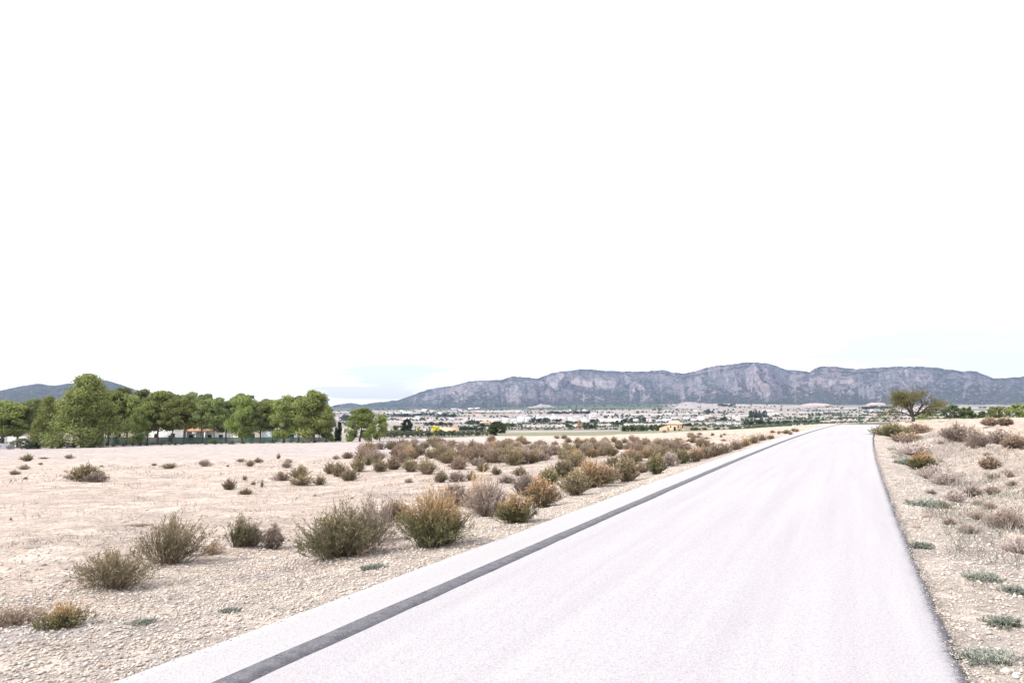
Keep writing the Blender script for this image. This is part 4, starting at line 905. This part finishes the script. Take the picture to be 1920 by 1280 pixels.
def bld(x0, x1, Y, top, wall, roof, label, group=None, rise=0, depth=None, name='house', cat='house', wins=0, door=True, yaw=0, extra=1.5):
    px = (x0+x1)/2; x, y, z = at(px, Y); w = (x1-x0)*DEPTHPX(y); h = max(z_of(px, top, y)-z, 1.2); d = depth or min(w*.6, 14)
    face = math.atan2(x, y)*.6
    e = empty(name, (x, y+d/2, z), -face+yaw, 1, label, cat, group)
    hw = h-rise
    if rise:
        v, f = box(-w/2, w/2, -d/2, d/2, -extra, hw); gv = np.array([[-w/2, -d/2, hw], [-w/2, d/2, hw], [-w/2, 0, hw+rise], [w/2, -d/2, hw], [w/2, d/2, hw], [w/2, 0, hw+rise]])
        n0 = len(v); allf = [tuple(q) for q in f]+[(n0, n0+2, n0+1), (n0+3, n0+4, n0+5)]
        mk('wall', np.r_[v, gv], allf, wall, e); v, f = gable(w, d, hw, rise, min(.4, w*.04)); mk('roof', v, f, roof, e)
    else:
        boxes('wall', [(-w/2, w/2, -d/2, d/2, -extra, hw)], wall, e); boxes('roof', [(-w/2-.25, w/2+.25, -d/2-.25, d/2+.25, hw, hw+.25)], roof, e)
    for i in range(wins):
        cx = -w/2+w*(i+.5)/wins; ww = min(w/wins*.18+.3, 1.4); zc = hw*.55
        boxes('window', [(cx-ww/2, cx+ww/2, -d/2-.05, -d/2+.05, zc-.5, zc+.55)], 'dark_opening', e)
    if door: boxes('door', [(w*.12, w*.12+min(1.2, w*.2), -d/2-.06, -d/2+.05, 0, min(2.2, hw*.7))], 'dark_opening', e)
    return e
# tiled house behind the fence
def tiled_house():
    Y = 196; x, y, z = at(380, Y); s = DEPTHPX(Y)
    e = empty('tiled_house', (x, y, z), .30, 1, 'white bungalow with orange tiled roofs behind the green fence', 'house')
    w = 88*s; h = z_of(380, 803, Y)-z; rise = z_of(380, 788, Y)-z-h; d = 9.0
    v, f = box(-w/2, w/2, 0, d, -1, h); gv = np.array([[-w/2, 0, h], [-w/2, d, h], [-w/2, d/2, h+rise], [w/2, 0, h], [w/2, d, h], [w/2, d/2, h+rise]]); n0 = len(v)
    mk('wall', np.r_[v, gv], [tuple(q) for q in f]+[(n0, n0+2, n0+1), (n0+3, n0+4, n0+5)], 'white_wall', e)
    v, f = gable(w, d, h, rise, .5, .2); r = mk('roof', v+[0, d/2, 0], f, 'roof_tile', e)
    # ribs of barrel tiles and a chimney
    boxes('chimney', [(-w*.2-.35, -w*.2+.35, d/2-.35, d/2+.35, h+rise-.3, h+rise+.8)], 'white_wall', r)
    # lean-to porch with its own tiles
    a = np.array([[-w/2+.3, -2.4, h-.75], [w*.28, -2.4, h-.75], [w*.28, -.06, h-.05], [-w/2+.3, -.06, h-.05]])
    v = np.r_[a, a+[0, 0, .16]]; f = np.array([[3, 2, 1, 0], [4, 5, 6, 7], [0, 1, 5, 4], [1, 2, 6, 5], [2, 3, 7, 6], [3, 0, 4, 7]]); pr = mk('porch_roof', v, f, 'roof_tile', e)
    for cx in np.linspace(-w/2+.6, w*.26, 5): boxes('porch_pillar', [(cx-.16, cx+.16, -2.3, -1.98, -1, h-.8)], 'white_wall', e)
    ac = boxes('air_conditioner', [(-w*.16, -w*.16+.95, -2.62, -2.3, h-1.6, h-.95)], 'shed_grey', e)
    boxes('door', [(w*.02, w*.02+1.0, -.06, .04, 0, 2.1)], 'dark_opening', e)
    for cx in (-w*.38, -w*.2, w*.16, w*.38):
        wn_ = boxes('window', [(cx-.55, cx+.55, -.05, .04, 1.1, 2.2)], 'dark_opening', e); boxes('frame', [(cx-.66, cx+.66, -.08, .03, 2.21, 2.3), (cx-.66, cx+.66, -.1, .03, 1.0, 1.09)], 'cream_wall', wn_)
tiled_house()
bld(438, 484, 190, 806, 'cream_wall', 'shed_grey', 'flat cream outbuilding right of the tiled house', wins=2, name='outbuilding', cat='outbuilding')
bld(492, 526, 192, 806, 'blue_wall', 'shed_grey', 'pale blue-grey flat shed behind the fence', wins=0, name='shed', cat='shed')
bld(527, 556, 188, 808, 'white_wall', 'tan_roof', 'small white shed at the right end behind the fence', wins=1, name='shed', cat='shed')
bld(176, 232, 190, 801, 'cream_wall', 'shed_grey', 'cream building half hidden right of the tallest pine', wins=2, name='outbuilding', cat='outbuilding')
bld(278, 334, 188, 804, 'white_wall', 'roof_tile', 'low white annex just left of the tiled house', wins=2, name='annex', cat='outbuilding')
bld(-30, 12, 186, 815, 'white_wall', 'shed_grey', 'white building behind the leftmost pine trunks', wins=1, name='outbuilding', cat='outbuilding')
bld(822, 858, 318, 801.5, 'tan_wall', 'tan_roof', 'low tan-roofed farm building beside the yellow tree', rise=2.2, wins=2, name='farm_building', cat='farm building', yaw=.15)
def wall_run(name, x0, x1, Y0, Y1, top0, top1, mat, label, th=.3):
    a = at(x0, Y0); b = at(x1, Y1); e = None; V = []; n = 24; P = []
    for i in range(n+1):
        t = i/n; X = a[0]*(1-t)+b[0]*t; Y = a[1]*(1-t)+b[1]*t; z = gz(X, Y); zt = z_of(x0*(1-t)+x1*t, top0*(1-t)+top1*t, Y)
        for q in ((0, -.5), (0, zt-z), (th, zt-z), (th, -.5)): P.append((X, Y+q[0], z+q[1]))
    f = grid_faces(n+1, 4, True)[:, ::-1]; faces = [tuple(q) for q in f]+[(0, 1, 2, 3), (4*n+3, 4*n+2, 4*n+1, 4*n)]
    o = mk(name, np.array(P), faces, mat); return tag(o, label, 'wall')
wall_run('garden_wall', 18, 62, 182, 182, 816, 817, 'white_wall', 'white garden wall behind the pines at the left')
wall_run('low_wall', 2, 30, 144, 144, 831, 832, 'grey_wall', 'low lilac-grey wall beside the large grey-green bush')
def fence():
    n = 20; px = np.linspace(160, 624, n+1); Y = np.interp(px, [160, 624], [173, 180]); pts = [at(a, b) for a, b in zip(px, Y)]
    e = empty('mesh_fence', pts[0], 0, 1, 'long green shade-mesh fence in front of the pines and house', 'fence'); o0 = np.array(pts[0]); P = np.array(pts)-o0
    top = np.array([z_of(a, 819.6, b) for a, b in zip(px, Y)])-o0[2]
    for i in range(n+1): v, f = tube([P[i]-[0, 0, .4], [P[i][0], P[i][1], top[i]+.06]], [.035, .035], 6); mk('post', v, f, 'post_green', e)
    V = []
    for i in range(n+1): V += [P[i]+[0, -.05, -.1], [P[i][0], P[i][1]-.05, top[i]]]
    mk('mesh_screen', np.array(V), grid_faces(n+1, 2), 'net', e)
    v, f = tube([[P[i][0], P[i][1]-.02, top[i]] for i in range(n+1)], [.025]*(n+1), 5); mk('top_rail', v, f, 'post_green', e)
fence()
# orange farmhouse on the scrub crest
def farmhouse():
    Y = 330; x, y, z = at(1264, Y); s = DEPTHPX(Y); e = empty('farmhouse', (x, y, z), -.25, 1, 'orange farmhouse with hipped roof and long side wing, beyond the sandy field', 'house')
    base = z_of(1264, 806, Y)-z; w = 26*s; h = z_of(1264, 794.5, Y)-z; hr = z_of(1264, 788, Y)-z; d = 7
    boxes('wall', [(-w/2, w/2, 0, d, -1.5, h)], 'stucco', e)
    o = .45; v = np.array([[-w/2-o, -o, h], [w/2+o, -o, h], [w/2+o, d+o, h], [-w/2-o, d+o, h], [-w*.2, d/2, hr], [w*.2, d/2, hr]]); mk('roof', v, [(0, 1, 5, 4), (1, 2, 5), (2, 3, 4, 5), (3, 0, 4), (3, 2, 1, 0)], 'tan_roof', e)
    h2 = z_of(1264, 800.5, Y)-z; h3 = h-1.0
    v = np.array([[-w/2-3.8, -.6, -1.5], [-w/2-.02, -.6, -1.5], [-w/2-.02, 5, -1.5], [-w/2-3.8, 5, -1.5], [-w/2-3.8, -.6, h2-.5], [-w/2-.02, -.6, h3], [-w/2-.02, 5, h3], [-w/2-3.8, 5, h2-.5]])
    mk('side_wing', v, [(0, 1, 5, 4), (1, 2, 6, 5), (2, 3, 7, 6), (3, 0, 4, 7), (4, 5, 6, 7), (3, 2, 1, 0)], 'stucco', e)
    for cx in (-w*.28, w*.25): boxes('window', [(cx-.35, cx+.35, -.06, .05, h-1.7, h-.9)], 'dark_opening', e)
    boxes('door', [(-.5, .5, -.06, .05, -.1, 1.9)], 'dark_opening', e)
farmhouse()
wall_run('field_wall', 1281, 1325, 325, 330, 799.5, 799, 'tan_wall', 'low yellowish wall running right from the orange farmhouse')

# industrial sheds of the valley town
def far_bld(x0, x1, y0, y1, wall, roof, label, group, rise=0, wins=0, name='industrial_shed', cat='shed', **k):
    X, Y, Z = hit((x0+x1)/2, y1, dmin=380, dmax=4200); return bld(x0, x1, Y, y0, wall, roof, label, group, rise=rise, wins=wins, name=name, cat=cat, depth=max(8, min((x1-x0)*DEPTHPX(Y)*.8, 40)), door=False, extra=4, **k)
IND = [(923, 943, 784, 793, 'shed_white'), (943, 971, 782, 793, 'shed_cream'), (971, 997, 779, 791, 'shed_white'), (1006, 1035, 777.5, 784, 'shed_white'), (1035, 1077, 778, 786, 'shed_white'), (1054, 1105, 782.5, 790, 'shed_white'),
 (1077, 1121, 778, 784.5, 'shed_cream'), (1121, 1155, 782, 789, 'shed_white'), (1151, 1168, 783, 792, 'shed_white'), (1187, 1222, 783, 788, 'shed_cream'), (1219, 1260, 782, 790, 'shed_white'), (1260, 1276, 781, 787, 'shed_cream'),
 (1283, 1322, 780, 787.5, 'shed_white'), (724, 773, 771, 774.5, 'shed_white'), (777, 803, 766, 771.5, 'shed_cream'), (805, 818, 768, 772, 'shed_white'), (758, 791, 781.5, 785, 'shed_white'), (924, 941, 785.5, 791, 'shed_cream'),
 (846, 870, 765, 768.5, 'shed_grey'), (878, 901, 762.5, 767, 'shed_cream'), (1346, 1393, 791.5, 794.5, 'shed_white'), (1437, 1462, 774, 777.5, 'shed_cream'), (1361, 1371, 781, 788, 'shed_white'), (1375, 1390, 779, 788, 'shed_cream'),
 (727, 738, 788.5, 792.5, 'shed_white'), (749, 757, 786, 791, 'shed_white'), (1000, 1022, 783, 788, 'shed_grey'), (901, 922, 788, 795, 'tan_wall')]
random.seed(33); _q = 0
for x0, x1, y0, y1, m in IND:
    nseg = max(1, int(round((x1-x0)/15))); xs = [x0+(x1-x0)*(k+(random.uniform(-.2, .2) if 0 < k < nseg else 0))/nseg for k in range(nseg+1)]
    for k in range(nseg):
        a_, b_ = xs[k], xs[k+1]-random.uniform(.6, 2.2); hh = (y1-y0)*random.uniform(.45, .92); yy = y1+random.uniform(-.8, .6); mm = m if k % 2 == 0 else random.choice(['shed_white', 'shed_cream', 'shed_grey', 'shed_white'])
        X, Y, Z = hit((a_+b_)/2, yy, dmin=380, dmax=4200); g = random.random() < .55
        cn = {'shed_white': 'white', 'shed_cream': 'cream', 'shed_grey': 'grey', 'tan_wall': 'tan'}[mm]; zn = 'far left part' if a_ < 850 else 'left part' if a_ < 1000 else 'middle' if a_ < 1120 else 'right part' if a_ < 1250 else 'far right part'
        e = far_bld(a_, b_, yy-hh, yy, mm, random.choice(['shed_roof', 'shed_grey', 'roof_grey']) if mm != 'tan_wall' else 'tan_roof', cn+' industrial shed with '+('pitched' if g else 'flat')+' roof in the '+zn+' of the valley town', 'industrial sheds in the '+zn, rise=hh*DEPTHPX(Y)*.25 if g else 0, wins=2 if b_-a_ < 12 else 4, yaw=random.uniform(-.3, .3))
random.seed(21)
for i in range(48):
    y1 = random.triangular(765.5, 790, 776); x0 = random.uniform(735, 1330) if i % 5 else random.uniform(1340, 1900)
    if x0 > 1330: y1 = random.uniform(760, 777)
    w = random.uniform(4, 9) if i % 3 else random.uniform(9, 20); h = random.uniform(1.6, 3.4)
    m = random.choice(['shed_white', 'shed_cream', 'shed_white', 'sand_wall', 'shed_grey'])
    pitched = random.random() < .45
    X, Y, Z = hit(x0, y1, dmin=380, dmax=4200)
    far_bld(x0, x0+w, y1-h, y1, m, 'roof_tile' if pitched and random.random() < .6 else 'shed_roof', 'small far house in the valley'+(' with pitched roof' if pitched else ' with flat roof'), 'small far houses in the valley'+(' with pitched roofs' if pitched else ' with flat roofs'),
            rise=(h*DEPTHPX(Y)*.3 if pitched else 0), wins=2, name='valley_house', cat='house')

# ------------------------------------------------------------------ valley trees
VT = [('hedge', k) for k in range(4)]
nv = 0
def vtree(px, Y, top, w, lab, grp, m='valley_leaf'):
    zn = 'left part' if px < 900 else 'middle' if px < 1090 else 'right part' if px < 1300 else 'far right'; lab = lab.replace('down in the valley', 'in the '+zn+' of the valley, '+('near side' if Y < 1100 else 'far side')); grp = grp+', '+zn
    global nv; nv += 1
    tree(px, Y, top, w, 'hedge' if nv % 3 else 'green', m, lab, grp, var=20+nv % 3, name='valley_tree')
for (x0, x1, yt, yb, n_) in ((996, 1031, 782, 792, 7), (1035, 1054, 784, 791, 4), (1058, 1088, 788, 793, 5), (1105, 1123, 784, 793, 4), (1093, 1120, 791, 804, 6), (1060, 1073, 794, 801, 3), (1167, 1187, 782, 792, 4), (1197, 1208, 782, 791, 3),
    (1146, 1169, 787, 798, 5), (900, 975, 793, 800, 12), (876, 899, 785, 796, 4), (798, 848, 790, 798, 9), (821, 855, 774, 782, 6), (791, 816, 773, 778, 4), (855, 908, 798, 807, 9), (1349, 1362, 780, 789, 3), (1402, 1434, 768, 784, 8),
    (1393, 1425, 784, 797, 7), (1420, 1483, 786, 796, 12), (1487, 1537, 786.5, 793, 9), (1320, 1337, 766, 776, 4), (1283, 1297, 791, 799, 3), (1166, 1240, 796, 808, 13), (1024, 1107, 770, 776, 12), (640, 660, 778, 786, 3), (735, 790, 775, 781, 6), (1222, 1236, 784, 790, 3), (1346, 1378, 756, 762, 5), (1620, 1680, 760, 766, 6), (1640, 1700, 770, 774, 6)):
    X, Y, Z = hit((x0+x1)/2, yb, dmin=300, dmax=4200); near = Y < 520
    for i in range(n_):
        px = x0+(x1-x0)*(i+.5)/n_+random.uniform(-2, 2); t = yt+random.uniform(0, (yb-yt)*.35)
        vtree(px, Y*random.uniform(.99, 1.03), t, (x1-x0)/n_*random.uniform(1.3, 2.0)+2, 'dark tree in a clump down in the valley' if not near else 'mid green tree in a hedge row just beyond the scrub field', 'trees of the valley clumps' if not near else 'trees of the near hedge rows', 'valley_leaf' if not near else 'hedge_leaf')
for px in (1517, 1524, 1530, 1536): vtree(px, hit(px, 780, 300, 4200)[1], 776.5, 6, 'one of four round dark trees in a line on the pale slope beyond the road', 'four round trees in a line')

# scattered far scrub and olive groves (uncountable)
def far_scrub():
    rg = np.random.default_rng(77); N = 19000; az = rg.uniform(R(-20), R(40), N); r = np.exp(rg.uniform(math.log(270), math.log(4700), N)); x = r*np.sin(az); y = r*np.cos(az)
    m = fbm(x/170, y/90, 88, 4); edge = np.where(m > .58, 1, 0); px = 960+1286*x/y
    keep = (edge == 1) & ((r > 420) | (px < 1480)); x, y, r = x[keep], y[keep], r[keep]; n = len(x); S = rg.uniform(.9, 3.4, n)*np.clip(r/1400, .45, 1.8)
    z = ground(x, y); base = np.array([[1, 0, .4], [.3, 1, .5], [-.9, .4, .4], [-.5, -.8, .5], [.6, -.8, .4], [0, 0, 1.15], [0, 0, -.2]], float)
    P = base[None]*(1+rg.uniform(-.3, .3, (n, 7, 3))); P = P*S[:, None, None]+np.stack([x, y, z], 1)[:, None]
    F = np.array([[0, 1, 5], [1, 2, 5], [2, 3, 5], [3, 4, 5], [4, 0, 5], [1, 0, 6], [2, 1, 6], [3, 2, 6], [4, 3, 6], [0, 4, 6]]); f = (F[None]+(np.arange(n)*7)[:, None, None]).reshape(-1, 3)
    tag(mk('valley_scrub', P.reshape(-1, 3), f, 'valley_leaf'), kind='stuff')
far_scrub()
# low dry litter between the bushes (uncountable)
def litter():
    rg = np.random.default_rng(31); vs, fs, cs, off = [], [], [], 0
    for (n, sm, lo, hi, sd) in ((9000, 45, -16, -1.2, 1), (9000, 50, .8, 9, 2), (2500, 30, -2, -.2, 3)):
        x, y = scatter(n, sm, 900+sd, lo, hi, 1.0); s, l = road_sl(x, y); m = fbm(x/1.1, y/1.1, 95, 3) > .52; k = m & ((l < LEFT-.1) | (l > RIGHT+.3)); x, y = x[k], y[k]; n = len(x); z = ground(x, y)
        B = np.stack([x, y, z], 1); T = B+np.stack([rg.normal(0, .05, n), rg.normal(0, .05, n), rg.uniform(.01, .07, n)], 1)
        c = np.array([(.30, .26, .22), (.24, .20, .18), (.40, .35, .30), (.20, .21, .15)])[rg.integers(0, 4, n)]
        V, f, cc = ribbons(np.stack([B, T], 1), np.full(n, .003), np.full(n, .0015), c, c, rg); vs.append(V); fs.append(f+off); cs.append(cc); off += len(V)
    o = mk('dry_litter', np.concatenate(vs), np.concatenate(fs), 'twig'); vattr(o.data, 'Col', np.concatenate(cs)); tag(o, kind='stuff')
litter()
def dead_grass():
    rg = np.random.default_rng(61); vs, fs, cs, off = [], [], [], 0
    for (n, s0, s1, o0, o1, hh, thr, pal) in ((15000, 9, 50, 1.3, 4.2, .16, .47, ((.42, .375, .34), (.35, .31, .285), (.48, .44, .40))), (9000, 10, 34, .5, 2.4, .07, .54, ((.24, .25, .19), (.29, .28, .22), (.20, .21, .17))),
                                             (9000, 3, 60, 3.5, 14, .10, .62, ((.33, .28, .245), (.25, .21, .185), (.40, .35, .31))), (12000, 3, 14, .4, 4.5, .06, .55, ((.25, .24, .20), (.31, .28, .25), (.20, .185, .165))),
                                             (26000, 8, 70, -34, -2.5, .09, .585, ((.30, .245, .205), (.25, .20, .17), (.37, .30, .25), (.24, .215, .16))), (14000, 5, 45, -9, -2.0, .05, .60, ((.28, .23, .195), (.34, .27, .22), (.22, .19, .17)))):
        s = s0+(s1-s0)*rg.random(n); l = o0+(o1-o0)*rg.random(n); l = np.where(l < 0, LEFT+l, RIGHT+l); x, y = road_xy(s, l)
        m = fbm(x/.9, y/.9, 66+s0, 3); k = m > thr; x, y, m = x[k], y[k], m[k]; n = len(x); z = ground(x, y)-.005
        h = hh*rg.uniform(.3, 1.1, n)*(.5+3*(m-thr)/.2).clip(.4, 1.5); dx = rg.normal(0, .55, (n, 2))*h[:, None]
        B = np.stack([x, y, z], 1); T = np.stack([x+dx[:, 0], y+dx[:, 1], z+h], 1); M = (B+T)/2+rg.normal(0, .012, (n, 3)); c = np.array(pal)[rg.integers(0, len(pal), n)]*rg.uniform(.75, 1.2, (n, 1))
        w = .0022+.00022*y; V, f, cc = ribbons(np.stack([B, M, T], 1), w, w*.5, c*.8, c, rg); vs.append(V); fs.append(f+off); cs.append(cc); off += len(V)
    o = mk('dead_grass', np.concatenate(vs), np.concatenate(fs), 'twig'); vattr(o.data, 'Col', np.concatenate(cs)); tag(o, kind='stuff')
dead_grass()
# a few dark clods on the right slope
for (px, py, w, lab) in ((1738, 969, 18, 'dark brown clod on the right verge, upper one of two'), (1720, 989, 14, 'dark brown clod on the right verge, lower one of two'), (1839, 962, 12, 'small dark stone alone on the right slope'), (1704, 793, 12, 'brown boulder left of the bare spreading tree')):
    X, Y, Z = hit(px, py); s = w*DEPTHPX(Y)/2; rgk = np.random.default_rng(px); import bmesh
    bm = bmesh.new(); bmesh.ops.create_icosphere(bm, subdivisions=3, radius=1)
    for v in bm.verts:
        n_ = float(fbm(np.array([v.co.x*1.7+px]), np.array([v.co.y*1.7+v.co.z*1.3]), 3, 3)[0]); v.co *= (.65+.7*n_); v.co.x *= s; v.co.y *= s*.8; v.co.z *= s*.55
    me = bpy.data.meshes.new('stone'); bm.to_mesh(me); bm.free(); me.materials.append(MATS['stone_block']); o = bpy.data.objects.new('stone', me); C.objects.link(o); o.location = (X, Y, Z+s*.2); tag(o, lab, 'stone')

# ------------------------------------------------------------------ haze
n = NT('haze'); n.t.nodes.remove(n.b); pv = n.n('ShaderNodeVolumePrincipled'); pv.inputs['Density'].default_value = 4.0e-5
pv.inputs['Color'].default_value = (.38, .56, 1.0, 1); pv.inputs['Anisotropy'].default_value = .2; n.l(pv.outputs[0], n.out.inputs['Volume'])
v, f = box(-8800, 8800, -8800, 8800, -75, 620); hz = mk('haze', v, f, 'haze'); tag(hz, kind='stuff')
